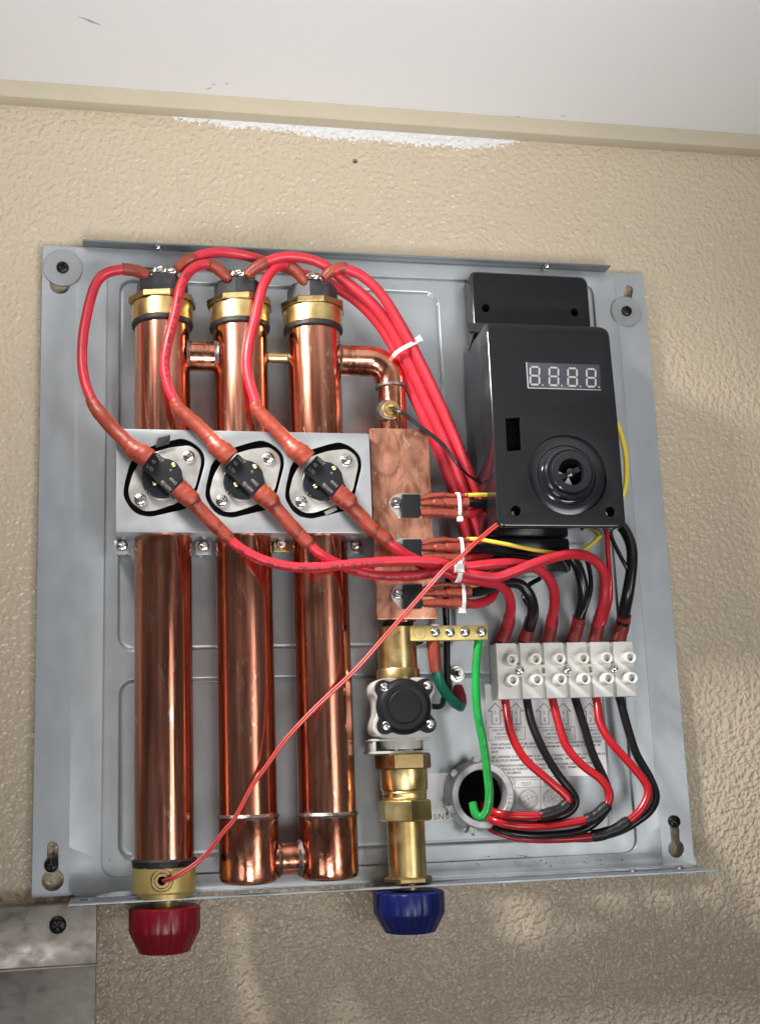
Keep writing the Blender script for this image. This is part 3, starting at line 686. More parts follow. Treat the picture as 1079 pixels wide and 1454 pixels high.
for (a, b) in ((246.7, 660),):
    q = P(a, b, hb_); g = G(); g.lathe((q.x, -(hb_-.1), q.z), (0, -1, 0), [(0, 1.5), (.5, 1.4), (.9, .8)], 14); g.out('rivet', M['brass'], ts)
q = P(219.5, 686, fh+6.5); g = G(); g.lathe((q.x, -(fh+5.9), q.z), (0, -1, 0), [(0, 1.5), (.5, 1.4), (.9, .8)], 14); g.out('rivet', M['brass'], ts)
g = G(); rt = math.atan2(-(XZ(246, 707, hb_)[1]-XZ(201, 663, hb_)[1]), XZ(246, 707, hb_)[0]-XZ(201, 663, hb_)[0]); rt = -abs(rt)
for s_, a, b, sz in (('NGT', 226.5, 650.5, 2.9), ('43', 218, 655.5, 2.9), ('L7D', 213, 664.5, 2.9), ('4943', 245.5, 683, 2.9), ('BJ16W', 236, 689.5, 2.9), ('\u00ae', 242, 667.5, 2.2)):
    q = XZ(a, b, hb_+.05); text(g, s_, sz, q[0], q[1], hb_+.05, rt)
g.out('printed_text', M['greyink'], ts)
for k in (1, 2):
    c = copy_tree(ts); c.location = Vector((TC[k].x, -(BH-6), TC[k].y))*S
    c['label'] = ('', 'black limit thermostat on its diamond plate, middle of the three on the bracket', 'black limit thermostat on its diamond plate, nearest to the flat copper plate')[k]
def TS(px, py, h, k):                                             # pixel near thermostat 0 -> same spot on thermostat k (as pixel-free point)
    p = P(px, py, h); return p+Vector((TC[k].x-T0.x, 0, TC[k].y-T0.y))

# ------------------------------------------------------------------ copper plate and triacs
CPH = 40.0
cpo = [XZ(525, 607.5, CPH), XZ(608, 610.5, CPH), XZ(611.5, 880, CPH), XZ(530, 880, CPH)]
hs = plate('copper_heat_sink', roundpoly([(cpo[0][0], cpo[0][1]), (cpo[1][0], cpo[0][1]), (cpo[1][0], cpo[3][1]), (cpo[0][0], cpo[3][1])], 1.0, 3), [], CPH-3, CPH, M['copper_plate'], None, .35)
tagp(hs, 'flat upright tarnished copper bar carrying the three black power switches', 'heat sink')
tri = None
th_ = CPH+4.6
C0 = Vector(XZ(584, 718, th_))
tri = thing('power_switch', (C0.x, -CPH, C0.y), 'black triac with metal tab, topmost on the copper bar', 'triac', 'triacs on the copper bar')
tab = [(571, 700), (564, 700), (556, 705), (551.5, 714), (554, 722), (563, 733), (567, 735), (571, 735)]
nutp = Vector(XZ(562.5, 714.5, CPH+1.3))
plate('metal_tab', roundpoly([XZ(a+1, b+.5, CPH+1.3) for a, b in tab[:-1]]+[XZ(598, 735, CPH+1.3), XZ(598, 701, CPH+1.3)], 1.2, 3), [], CPH+.05, CPH+1.3, M['alu'], tri, .2)
plate('body', roundpoly([XZ(571, 701.5, th_), XZ(597, 701.5, th_), XZ(597, 734.5, th_), XZ(571, 734.5, th_)], .4, 2), [], CPH+1.4, th_, M['black'], tri, .3)
g = G(); g.lathe((nutp.x, -(CPH+1.3), nutp.y), (0, -1, 0), [(0, 4.0), (.5, 4.0), (.5, 3.0)], 24); g.lathe((nutp.x, -(CPH+1.8), nutp.y), (0, -1, 0), [(0, 2.9), (1.8, 2.9), (2.2, 2.5)], 6); g.lathe((nutp.x, -(CPH+3.5), nutp.y), (0, -1, 0), [(0, 1.5), (1.2, 1.5), (1.5, 1.1)], 14)
g.out('nut', M['chrome'], tri)
LH = CPH+3
def leg(pts): return tube('leg_sleeve', [(a, b, h, r) for (a, b, h, r) in pts], M['sleeve'], tri, n=6, seg=14, wob=.03)[0]
leg([(596.5, 708, LH, 2.4), (606, 706, LH, 3), (614, 704, LH, 3.5), (630, 702.5, LH, 3.6), (633, 702.5, LH, 2.9), (646, 704, LH, 3), (664, 703, LH+1, 2.9)])
leg([(596.5, 715, LH, 3.6), (606, 714.5, LH, 4.3), (614, 714, LH, 4.6), (617, 714, LH, 6), (628, 714.5, LH, 6.1), (631, 714.3, LH, 5.2), (633, 714, LH, 7), (665, 714, LH+1, 7.2)])
leg([(597, 728, LH, 4.4), (608, 728, LH, 5.6), (616, 728, LH, 5.8), (619, 728, LH, 6.2), (630, 728.5, LH, 6.2), (633, 729, LH, 7), (650, 730, LH, 6.8), (663, 729, LH-1, 6.6)])
TRI = [C0, Vector(XZ(585.7, 782.3, th_)), Vector(XZ(586.5, 847, th_))]; print('tri', TRI)
for k in (1, 2):
    c = copy_tree(tri); c.location = Vector((TRI[k].x, -CPH, TRI[k].y))*S
    c['label'] = ('', 'black triac with metal tab, middle one partly under the red cables', 'black triac with metal tab, lowest on the copper bar, crossed by the thin red wire')[k]

# ------------------------------------------------------------------ brass inlet line and flow sensor
inl = thing('brass_manifold', P(564, 925, HC), 'smooth gold brass cylinder between the copper bar and the flow sensor', 'pipe fitting')
xm = (P(564, 900, HC).x+P(564.5, 955, HC).x)/2; r = rmm(27.5, P(564, 900, HC)); r2 = rmm(30.5, P(564, 955, HC))
za = zf_(564, 888, r); zb = zf_(564, 948, r); zc_ = zf_(564, 962, r2)
g = G(); vcyl(g, xm, [(za+6, r-2), (za+5.8, r-2)], 12); g.v = []; g.f = []
vcyl(g, xm, [(za, r-.6), (za-.6, r), (zb, r), (zb-.3, r2-.4), (zb-1, r2), (zc_-2, r2)], 56); g.out('barrel', M['brass'], inl)
g = G(); vcyl(g, xm, [(za+4, 8.5), (za, 9.3)], 32); g.out('seal_ring', M['glue'], inl)
fs_ = thing('flow_sensor', P(575, 1005, 20), 'white flow sensor with round black cover and four cross head screws', 'flow sensor')
SHh = 38.0
wo = [(537, 965), (528, 973), (527, 984), (533, 991), (535, 1000), (535, 1016), (530, 1026), (529, 1037), (535, 1045), (546, 1049), (600, 1048), (612, 1046), (620, 1037), (620, 1024), (614, 1016), (613, 990), (618, 983), (617, 971), (609, 963.5), (597, 962), (548, 963)]
plate('white_body', roundpoly([XZ(a, b, SHh) for a, b in wo], 2.4, 3), [], SHh-20, SHh, M['sensor'], fs_, .8)
g = G(); vcyl(g, xin, [(zf_(570, 966, 14), 13.5), (zf_(570, 1064, 14), 13.5)], 32, h=HC-2); g.out('white_barrel', M['sensor'], fs_)
co = []
cc = Vector(XZ(575.5, 1003, SHh+6)); cr = rmm(40, P(575, 1003, SHh+6)); ears = [Vector(XZ(a, b, SHh+6)) for a, b in ((546.5, 977.5), (605.5, 975), (549, 1030.5), (609.5, 1028.5))]
def sd_cov(th):
    d = Vector((math.cos(th), math.sin(th))); best = cr
    for e in ears:
        v = e-cc; t = v.dot(d); q = v.length_squared-t*t
        if t > 0 and q < 5.4**2: best = max(best, t+math.sqrt(5.4**2-q))
    return best
N_ = 160; rad_ = [sd_cov(2*math.pi*k/N_) for k in range(N_)]
rad_ = [sum(rad_[(i+j) % N_] for j in (-1, 0, 1))/3 for i in range(N_)]
co = [(cc.x+rad_[k]*math.cos(2*math.pi*k/N_), cc.y+rad_[k]*math.sin(2*math.pi*k/N_)) for k in range(N_)]
plate('black_cover', co, [], SHh+.1, SHh+3.4, M['black'], fs_, .5)
g = G(); g.lathe((cc.x, -(SHh+3.2), cc.y), (0, -1, 0), [(0, cr-.8), (1.6, cr-1.6), (2.6, cr-3.4), (2.8, cr-4.5), (2.6, 11.2), (2.4, 10.9), (2.4, 10.5), (2.8, 10.2), (2.9, 9.8)], 64); g.out('cover_dome', M['black'], fs_, 50)
for (a, b) in ((546, 977), (607.5, 974), (548.5, 1031), (611, 1029)): pscrew(a, b, SHh+3.3, 7.2, M['chrome'], fs_)
zt1_, zt2_ = zf_(570, 1048, 12), zf_(570, 1070, 14)
g = G(); fx0, fx1 = P(528, 1060, SHh-3).x, P(612, 1060, SHh-3).x
g.box(fx0, fx1, zt2_, zt2_+1.6, 8, SHh-3, .3); g.box(fx0, fx1, zt1_-1.6, zt1_-.2, 8, SHh-3, .3)
for px in (530, 561, 601): xx = P(px, 1060, SHh-3).x; g.box(xx, xx+1.8, zt2_+1.7, zt1_-1.7, 8, SHh-3.2, .2)
g.out('ribbed_foot', M['sensor'], fs_)
g = G(); c0 = P(617, 1002, 30)
o, fr, rd = tube('sensor_lead', [(612, 1003, 34, 4), (622, 1004, 32, 4), (628, 1001, 28, 4), (629, 994, 22, 4), (634, 986, 14, 4.5), (635, 975, 12, 4.8), (634.5, 930, 12, 4.8), (634, 890, 12, 4.8), (633, 850, 14, 4.8), (640, 800, 14, 4)], M['blackwire'], fs_)

fit = thing('brass_inlet_fitting', P(574, 1160, HC), 'brass inlet coupling with two hexagon nuts below the flow sensor', 'pipe fitting')
def hexnut(px, y0, y1, wpx, m, name, ph=R(0)):
    r = rmm(wpx, P(px, y0, HC)); za, zb = zf_(px, y0, r*.9), zf_(px, y1, r*.9)
    g = G(); c = .9
    vcyl(g, xin, [(za, r*.93), (za-c, r*1.0), (zb+c, r*1.0), (zb, r*.93)], 6, phase=ph); return g.out(name, m, fit, 25)
hexnut(572, 1070, 1093, 40.5, M['brass_dull'], 'hex_nut', R(0))
r = rmm(33.5, P(572, 1100, HC)); g = G(); za, zb = zf_(572, 1093, r), zf_(573, 1124, r)
vcyl(g, xin, [(za, r), (zb+1.2, r), (zb+.4, r-.5), (zb-.4, r-.9), (zb-1, r-.5), (zb-1.6, r-1), (zb-4, r-1.2), (zb-4.6, r-.7), (zb-5.2, r-1.4), (zb-7, r-1.4)], 56); g.out('coupling', M['brass'], fit)
hexnut(574, 1137, 1168, 38.5, M['brass'], 'hex_nut', R(30))
r = rmm(27, P(578, 1200, HC)); g = G(); za, zb = zf_(577, 1168, r), zf_(578, 1252, r)
vcyl(g, xin, [(za, r), (zb, r)], 56); g.out('inlet_tube', M['brass'], fit)
hexnut(579, 1248, 1257, 35, M['brass_dull'], 'foot_nut', R(0))
r = 8.5; g = G(); vcyl(g, xin, [(zf+3, r), (zf-3, r)], 32); g.out('spigot', M['brass_dull'], fit)

# temperature probe on the elbow outlet
pr = P(555, 581, HC+re); tp = thing('temperature_probe', (pr.x, -(HC+re-2), pr.z), 'brass temperature probe with a black lead on the copper elbow outlet', 'temperature sensor')
g = G(); g.lathe((pr.x-1, -(HC+re-5), pr.z), (0, -1, 0), [(0, 8.0), (3, 7.4), (4, 6.6)], 32); g.out('solder_base', M['solder'], tp)
g = G(); g.lathe((pr.x, -(HC+re-1.5), pr.z), (0, -1, 0), [(0, 6.0), (2, 6.0), (2.6, 5.5), (2.6, 4.4), (1.8, 4.2), (3.4, 3.9), (3.4, 2.4), (2, 2.2)], 32); g.out('brass_sleeve', M['brass'], tp)
g = G(); g.lathe((pr.x, -(HC+re+.4), pr.z), (0, -1, 0), [(0, 2.3), (.1, 2.3)], 16); g.out('dark_bore', M['pit'], tp)
for dx, dz in ((0, 0), (2.6, -1.8)):
    tube('lead', [(556+dx*.4, 579+dz, HC+re-1, 1.7), (562+dx*.5, 583+dz, HC+re+4, 1.8), (575, 590+dz*1.3, HC+re+7, 1.9), (598, 608+dz*1.5, 42, 1.9), (628, 632+dz*1.6, 42, 1.9), (650, 660+dz*.8, 40, 1.9), (668, 677, 34, 1.9), (700, 695, 26, 1.9)], M['blackwire'], tp, seg=10)

# ------------------------------------------------------------------ ground bar
GH = 36.0
gb = thing('ground_bar', P(637, 898, GH), 'short flat brass grounding bar with four cross head screws and an earth mark', 'ground bar')
xa, xb = XZ(582.5, 898, GH)[0], XZ(692.5, 898, GH)[0]; za, zb = (XZ(582, 887.7, GH)[1]+XZ(692, 888.7, GH)[1])/2, (XZ(583, 908.5, GH)[1]+XZ(693, 909.8, GH)[1])/2
g = G(); g.box(xa, xb, zb, za, GH-7, GH, .35); g.out('bar', M['bar'], gb)
for px in (617.5, 638.5, 660, 683.3): pscrew(px, 898, GH, 7.1, M['chrome'], gb)
g = G(); c = XZ(595.7, 898.7, GH); poly_line(g, circ(c, 4, 28), .28, GH+.04); poly_line(g, [(c[0], c[1]+2.6), (c[0], c[1]+.3)], .3, GH+.04, False)
for i, (l, dz) in enumerate(((2.2, .3), (1.4, -.9), (.7, -2.0))): poly_line(g, [(c[0]-l, c[1]+dz), (c[0]+l, c[1]+dz)], .3, GH+.04, False)
g.out('earth_mark', M['brass_dull'], gb)
g = G(); q = P(616, 886, GH-4); g.lathe((q.x, -(GH-4), za-.2), (0, 0, 1), [(0, 4), (1, 4), (1.8, 3)], 16); g.out('screw_end', M['tie'], gb)
tube('sealant', [(580, 884, GH-9, 7), (577, 893, GH-4, 7), (579, 905, GH-5, 6.5), (588, 912, GH-12, 6), (600, 909, GH-13, 4)], M['glue'], gb, wob=.08)

# ------------------------------------------------------------------ control box
CB = 60.0
ctl = thing('control_box', P(790, 600, 10), 'black plastic control box with a four digit display and a round dial socket', 'control box')
TH = 18.0
ta = XZ(668, 384, TH); tb_ = XZ(834, 392, TH); tc_ = XZ(838, 480, TH)
tabp = roundpoly([(ta[0], ta[1]), (tb_[0], ta[1]-.4), (tb_[0], ta[1]-50), (ta[0], ta[1]-50)], [4, 6, 1, 1], 6)
def shell(name, poly, prof, cx_, cz_, hx_, hz_):
    n = len(poly); vv = [(cx_+(x-cx_)*(1-off/hx_), -h_, cz_+(z-cz_)*(1-off/hz_)) for (h_, off) in prof for (x, z) in poly]
    g = G(); g.add(vv, [(i*n+k, i*n+(k+1) % n, (i+1)*n+(k+1) % n, (i+1)*n+k) for i in range(len(prof)-1) for k in range(n)]); return g.out(name, M['gloss'], ctl, 45)
tcx, tcz, thx, thz = (ta[0]+tb_[0])/2, ta[1]-25, (tb_[0]-ta[0])/2, 25
inn = [(tcx+(x-tcx)*(1-1.2/thx), tcz+(z-tcz)*(1-1.2/thz)) for x, z in tabp]
plate('top_tab', inn, [circ(XZ(690, 437, TH), 3.0, 20), circ(XZ(816, 443, TH), 3.0, 20)], 2, TH, [M['black']], ctl, .1)
shell('tab_shell', tabp, [(.3, .5), (TH-8, .1), (TH-2, 0), (TH-1.1, .1), (TH-.4, .5), (TH-.06, 1.0), (TH+.02, 1.35)], tcx, tcz, thx, thz)
g = G()
for (a, b) in ((690, 437), (816, 443)): q = XZ(a, b, TH); g.lathe((q[0], -8, q[1]), (0, -1, 0), [(0, 3.3), (.2, 3.3)], 16)
g.out('hole_bottom', M['pit'], ctl)
# main body: swept outline with the front face pierced
fp = [(692, 457), (866, 462.5), (877, 600), (890, 745), (706, 753)]
fq = [Vector(XZ(a, b, CB)) for a, b in fp]
xL = (fq[0].x+fq[4].x)/2; xR = (fq[1].x+fq[3].x)/2; zT = (fq[0].y+fq[1].y)/2+2.6; zB = (fq[3].y+fq[4].y)/2
print('box', [tuple(round(c, 1) for c in q) for q in fq])
face = roundpoly([(xL+1.3, zT-1.3), (xR-2.3, zT-1.3), (xR-1, (zT+zB)/2), (xR-1.3, zB+1.3), (xL+1.3, zB+1.3)], [5, 7, 20, 5, 4], 6)
slot_ = [XZ(717.5, 594, CB), XZ(738.5, 592.5, CB), XZ(741, 639, CB), XZ(720, 640.5, CB)]
dial_c = XZ(806.5, 673.5, CB); dial_r = rmm(58.5, P(806, 673, CB))
h1_ = circ(XZ(733, 725, CB), 3.4, 20); h2_ = circ(XZ(867, 726.5, CB), 3.4, 20)
disp = [XZ(746.5, 513.5, CB), XZ(851, 518, CB), XZ(853, 556, CB), XZ(748.5, 551, CB)]
disp = [(disp[0][0], disp[0][1]), (disp[1][0], disp[0][1]), (disp[1][0], disp[3][1]), (disp[0][0], disp[3][1])]
plate('front_face', face, [slot_, circ(dial_c, dial_r, 72), h1_, h2_, disp], CB-2.5, CB, M['black'], ctl, .15)
# side shell
bm = bmesh.new(); ins = 1.2; cxm, czm = (xL+xR)/2, (zT+zB)/2
loops = []
outer = roundpoly([(xL, zT), (xR-1, zT), (xR+.3, (zT+zB)/2), (xR, zB), (xL, zB)], [6.3, 8, 20, 6, 5], 6)
prof = [(4, .9), (CB-12, .15), (CB-2.0, 0), (CB-1.1, .12), (CB-.45, .5), (CB-.08, 1.0), (CB+.02, 1.45)]
vsx = []
for (h_, off) in prof:
    for (x, z) in outer:
        vsx.append((cxm+(x-cxm)*(1-off/((xR-xL)/2)), -h_, czm+(z-czm)*(1-off/((zT-zB)/2))))
n = len(outer); fs2 = [(i*n+k, i*n+(k+1) % n, (i+1)*n+(k+1) % n, (i+1)*n+k) for i in range(len(prof)-1) for k in range(n)]
g = G(); g.add(vsx, fs2); g.out('side_shell', M['gloss'], ctl, 40)
def bend_top(o):
    org = ORG[o.name]; bm = bmesh.new(); bm.from_mesh(o.data); RB = 10.0
    for k in range(8):
        z = zT-RB+RB*math.sin(math.pi/2*k/8)
        bmesh.ops.bisect_plane(bm, geom=bm.verts[:]+bm.edges[:]+bm.faces[:], plane_co=Vector((0, 0, (z-org.z)*S)), plane_no=Vector((0, 0, 1)), dist=1e-7)
    for v in bm.verts:
        wz = v.co.z/S+org.z; d = min(max(wz-(zT-RB), 0), RB-.02)
        if d > 0:
            h_ = -(v.co.y/S+org.y); drop = RB-math.sqrt(RB*RB-d*d); v.co.y += drop*min(max((h_-20)/40, 0), 1)*S
    bm.to_mesh(o.data); bm.free(); o.data.set_sharp_from_angle(angle=R(24)); o.data.update()
for o_ in [x for x in COL.objects if x.parent == ctl and x.name.split('.')[0] in ('front_face', 'side_shell')]: bend_top(o_)
# back of the shell and the recess floors
g = G(); g.box(xL+2, xR-2, zB+10, zT-6, 8, CB-12); g.out('circuit_board_housing', M['black'], ctl)
g = G(); g.box(P(690, 770, 20).x, P(806, 770, 20).x, P(740, 813, 20).z, P(740, 765, 20).z, 1, 24, 2.0); g.out('relay_block', M['gloss'], ctl)
# shoulder joining tab and body
vs = []; NS = 12; x0s, x1s = xL+.25, XZ(838, 460, TH)[0]-1.5; q = []
for k in range(NS+1):
    th = math.pi/2*k/NS; q.append((TH+14*(1-math.cos(th)), zT+13*(1-math.sin(th))))
m_ = len(q); side = [(x0s, -h_, z_) for h_, z_ in q]+[(x0s, -TH, zT-8)]
opp = [(x1s, -h_, z_) for h_, z_ in q]+[(x1s, -TH, zT-8)]; n_ = len(side)
g = G(); g.add(side+opp, [tuple(range(n_)), tuple(range(2*n_-1, n_-1, -1))]+[(i, (i+1) % n_, n_+(i+1) % n_, n_+i) for i in range(n_)])
g.out('shoulder', M['gloss'], ctl)
# dial socket
df = CB-2.2; g = G()
dcx, dcz = dial_c
g.lathe((dcx, -(df-.8), dcz), (0, -1, 0), [(0, dial_r+.6), (.4, dial_r+.5), (.8, dial_r-.8), (.7, 20)], 80, caps=False)
kc = P(812.5, 669.5, CB+8); k0 = P(806, 675, CB)
ax_ = Vector((dcx, 0, dcz))
g.lathe((dcx, -(df-.2), dcz), (0, -1, 0), [(0, 19.5), (.4, 18.6), (1, 18.2), (1.2, 17.6), (6.0, 17.0), (6.6, 16.2), (6.6, 15.2), (5.5, 15.0), (5.5, 14.6), (8.8, 13.8), (9.2, 13.2), (9.2, 9.0), (8.6, 8.6), (1.0, 8.4)], 72, caps=False)
g.out('dial_socket', M['gloss'], ctl, 30)
g = G(); g.lathe((dcx, -(df+.2), dcz), (0, -1, 0), [(0, 8.6), (.1, 8.6)], 32); g.out('socket_floor', M['pit'], ctl)
g = G()
for (a0, a1) in ((R(165), R(215)), (R(240), R(285))):
    pts = [(dcx+2*math.cos((a0+a1)/2), dcz+2*math.sin((a0+a1)/2))]+[(dcx+7.8*math.cos(a0+(a1-a0)*k/6), dcz+7.8*math.sin(a0+(a1-a0)*k/6)) for k in range(7)]
    m_ = len(pts); g.add([(p[0], -(df+3), p[1]) for p in pts]+[(p[0], -(df+1), p[1]) for p in pts], [tuple(range(m_))]+[(i, (i+1) % m_, m_+(i+1) % m_, m_+i) for i in range(m_)])
g.out('white_vane', M['case'], ctl)
g = G(); c_, s_ = math.cos(R(25)), math.sin(R(25)); b8 = [(-7.5, -1.6), (7.5, -1.6), (7.5, 1.6), (-7.5, 1.6)]
g.add([(dcx+u*c_-v*s_, -h_, dcz+u*s_+v*c_) for h_ in (df+5.5, df+1) for u, v in b8], [(0, 1, 2, 3), (7, 6, 5, 4), (0, 4, 5, 1), (1, 5, 6, 2), (2, 6, 7, 3), (3, 7, 4, 0)])
g.lathe((dcx, -(df+1), dcz), (0, -1, 0), [(0, 3), (6, 2.8), (6.4, 2.2)], 20); g.out('shaft_bar', M['gloss'], ctl)
for (a, b) in ((733, 725), (867, 726.5)):
    q = XZ(a, b, CB); g = G(); g.lathe((q[0], -(CB-9), q[1]), (0, -1, 0), [(0, 3.7), (.2, 3.7)], 20); g.out('hole_bottom', M['pit'], ctl)
    screw(Vector((q[0]-.3, -(CB-8.5), q[1]-.2)), 2.6, M['chrome'], ctl)
g = G(); q0, q2 = slot_[0], slot_[2]; g.box(q0[0]-1, q2[0]+1, q2[1]-1, q0[1]+1, CB-8, CB-7); g.out('slot_bottom', M['pit'], ctl)
dsp = None
g = G(); g.box(disp[0][0]-.2, disp[1][0]+.2, disp[2][1]-.2, disp[0][1]+.2, CB-5, CB-.35, .3); dsp = g.out('display', M['lcd'], ctl)
g = G(); g.box(disp[0][0]+.05, disp[0][0]+.8, disp[2][1]+.1, disp[0][1]-.1, CB-2, CB-.2, .1); g.box(disp[0][0]+.9, disp[1][0]-.1, disp[2][1]+.05, disp[2][1]+.45, CB-2, CB-.2, .1); g.out('display_rim', M['case'], dsp)
for k, cx in enumerate((759.5, 786.5, 813, 839.5)):
    g = G(); c = Vector(XZ(cx, 533+k*1.0, CB)); W_, H_ = 3.1, 6.1; sl_ = .07; tk = .62
    def sg(p, q):
        a = Vector((c.x+p[0]+p[1]*sl_, c.y+p[1])); b = Vector((c.x+q[0]+q[1]*sl_, c.y+q[1])); d = (b-a).normalized(); nn = Vector((-d.y, d.x)); a2 = a+d*.35; b2 = b-d*.35
        pl = [a2, a2+d*tk-nn*tk, b2-d*tk-nn*tk, b2, b2-d*tk+nn*tk, a2+d*tk+nn*tk]; g.add([(v.x, -(CB-.28), v.y) for v in pl], [tuple(range(6))])
    for p, q in (((-W_, H_), (W_, H_)), ((-W_, 0), (W_, 0)), ((-W_, -H_), (W_, -H_)), ((-W_, H_), (-W_, 0)), ((W_, H_), (W_, 0)), ((-W_, 0), (-W_, -H_)), ((W_, 0), (W_, -H_))): sg(p, q)
    g.add([(c.x+W_+1.9+.55*math.cos(t*.785), -(CB-.28), c.y-H_-.2+.55*math.sin(t*.785)) for t in range(8)], [tuple(range(8))])
    g.out('digit', M['seg'], dsp)

# ------------------------------------------------------------------ terminal block
TBF = 15.0
tbk = thing('terminal_block', P(800, 952, 0), 'white nylon six way terminal strip with twelve round screw posts', 'terminal block')
zt_, zb_ = (XZ(708, 913.5, TBF)[1]+XZ(900, 911, TBF)[1])/2, (XZ(712, 992, TBF)[1]+XZ(900, 990, TBF)[1])/2
x0t = XZ(706, 950, TBF)[0]; x1t = XZ(901, 950, TBF)[0]; pitch = (x1t-x0t+2.6)/6
g = G(); g.box(x0t+.5, x1t-.5, zb_+.4, zt_-.4, .2, TBF-4.5, .4)
g.out('base_strip', M['white'], tbk)
zm = (zt_+zb_)/2
for k in range(6):
    xa = x0t+k*pitch; xb = xa+pitch-2.6
    g = G(); g.box(xa, xb, zb_, zt_, .3, TBF, .45); g.out('segment', M['white'], tbk)
    for s_ in (1, -1):
        cz = zm+s_*6.8; cx = (xa+xb)/2+.8
        g = G(); g.lathe((cx, -(TBF-.2), cz), (0, -1, 0), [(0, 4.6), (.5, 4.2), (9.0, 3.8), (9.4, 3.55), (9.4, 2.7), (9.1, 2.5), (1.5, 2.3), (1.5, .1)], 28); po = g.out('screw_post', M['white'], tbk)
        g = G(); g.lathe((cx, -(TBF+2), cz), (0, -1, 0), [(0, 2.2), (2.4, 2.2), (2.8, 1.8)], 18); g.out('set_screw', M['case'], po)
for k in range(5):
    cx = x0t+(k+1)*pitch-1.3
    g = G(); g.lathe((cx, -(TBF-3.2), zm), (0, -1, 0), [(0, 4), (3, 4), (3.4, 3.7), (3.4, 2.1), (.5, 2.0)] if k % 2 else [(0, 4), (3, 4), (3.4, 3.7), (3.4, .1)], 24); g.out('bridge', M['white'], tbk)
    if k % 2 == 0: screw(Vector((cx, -(TBF+.05), zm)), 3.0, M['chrome'], tbk)
    else:
        g = G(); g.lathe((cx, -(TBF-2.6), zm), (0, -1, 0), [(0, 2), (.05, 2)], 16); g.out('hole_bottom', M['brass_dull'], tbk)

# ------------------------------------------------------------------ conduit opening
cnd = thing('conduit_bushing', P(682, 1131, 0), 'round grey cast metal conduit connector with the supply cables coming out', 'conduit connector')
BSH = 13.0; bc = P(686, 1130, BSH); ro = rmm(46.5, bc); ri = rmm(36, bc)
g = G(); g.lathe((bc.x, 2, bc.z), (0, -1, 0), [(0, ro+1), (3, ro+1.2), (6, ro+1.4), (BSH-1.5, ro+.6), (BSH+1.2, ro), (BSH+2, ro-.8), (BSH+2, ri+.5), (BSH+1.4, ri), (0, ri-.4), (-2.2, ri-.4)], 72, mod=lambda th, t: 1+(.006*math.sin(9*th) if t < BSH else 0), caps=False); g.out('ring', M['zinc'], cnd)
for a in (96, 140, 200, 250, 318, 20):
    th = R(a); c = Vector((bc.x+(ro+1.6)*math.cos(th), 0, bc.z+(ro+1.6)*math.sin(th))); bm = bmesh.new(); bmesh.ops.create_cube(bm, size=1)
    for v in bm.verts: v.co = Matrix.Rotation(math.pi/2-th, 3, 'Y') @ Vector((v.co.x*4.6, v.co.y*5, v.co.z*4.4)) + Vector((c.x, -8, c.z))
    bmesh.ops.bevel(bm, geom=bm.edges[:], offset=.8, segments=2, affect='EDGES'); g = G(); g.addbm(bm); g.out('lug', M['zinc'], cnd)
g = G(); g.lathe((bc.x, -.5, bc.z), (0, 1, 0), [(0, ri-.2), (.2, ri-.2)], 40); g.out('dark_bore', M['pit'], cnd)
g = G()
for ch, a in (('3', -13), ('2', -5), ('1', 3)):
    th = R(a-4); rr = (ro+ri)/2; text(g, ch, 4.6, bc.x+rr*math.cos(th), bc.z+rr*math.sin(th), BSH+.06, th-R(0)-R(-90) if False else R(90)+th)
g.out('cast_number', M['greyink'], cnd)

# ------------------------------------------------------------------ cables
def cable(label, pts, m=None, ends=(), prt=None, group=None, name='red_cable', r=None, seg=16, cat='cable', ink='cableink'):
    m = m or M['red']; c0 = P(*pts[len(pts)//2][:3])
    t = thing(name, c0, label, cat, group)
    o, fr, rd = tube('insulation', pts, m, t, r=r, n=9, seg=seg)
    for e in ends:
        if e[0] == 'tape':
            i0, i1 = int(e[1]*9), int(e[2]*9); ln = fr[i0:i1+1]; g = G()
            sweep(g, [q[0] for q in ln], [rd[i0]*e[3]*(1+.03*math.sin(k*.45)-.12*(k in (0, len(ln)-1))) for k in range(len(ln))], 18, True, 1, .02); g.out('tape_wrap', M['tape'], t, 60); continue
        e_m = M[e[0]]; tube('heat_shrink' if 'sleeve' in e[0] else 'tape_wrap', e[1], e_m, t, n=7, seg=16, wob=.02)
    if prt:
        g = G()
        for (s_, st_, an, fl_) in prt: text_on_tube(g, fr, rd, s_, 3.1, st_, an, fl_)
        g.out('printed_text', M[ink], t)
    return t
PR = 'AWM 1015  10AWG  600V  VW-1  105C'
rc_ = 7.3; GT = 'red cables looping from the heater heads to the thermostats'
HE = 52
cable('red cable looping furthest left, from the left heater head to the left thermostat',
      [(196, 384, 33, rc_), (176, 382, 34, rc_), (150, 388, 34, rc_), (135, 405, 34, rc_), (124, 443, 34, rc_), (117.5, 482, 36, rc_), (117, 520, 40, rc_), (124, 553, 46, rc_), (138, 580, HE, rc_), (150, 595, HE, rc_)],
      ends=[('sleeve', [(213, 391, 36, 6), (206, 389, 35, 8.2), (192, 384, 34, 8.6), (178, 382, 34, 8.8), (174, 382, 34, 8.4)]),
            ('sleeve', [(129, 566, 49, 8.2), (134, 576, 50, 9.4), (143, 588, HE, 10.6), (160, 608, HE, 10.4), (176, 624, 54, 10.6), (186, 634, 55, 11.6), (192, 640, 56, 14), (202, 645, 57, 14.8), (211.5, 652, 57, 14.8)])],
      group=GT)
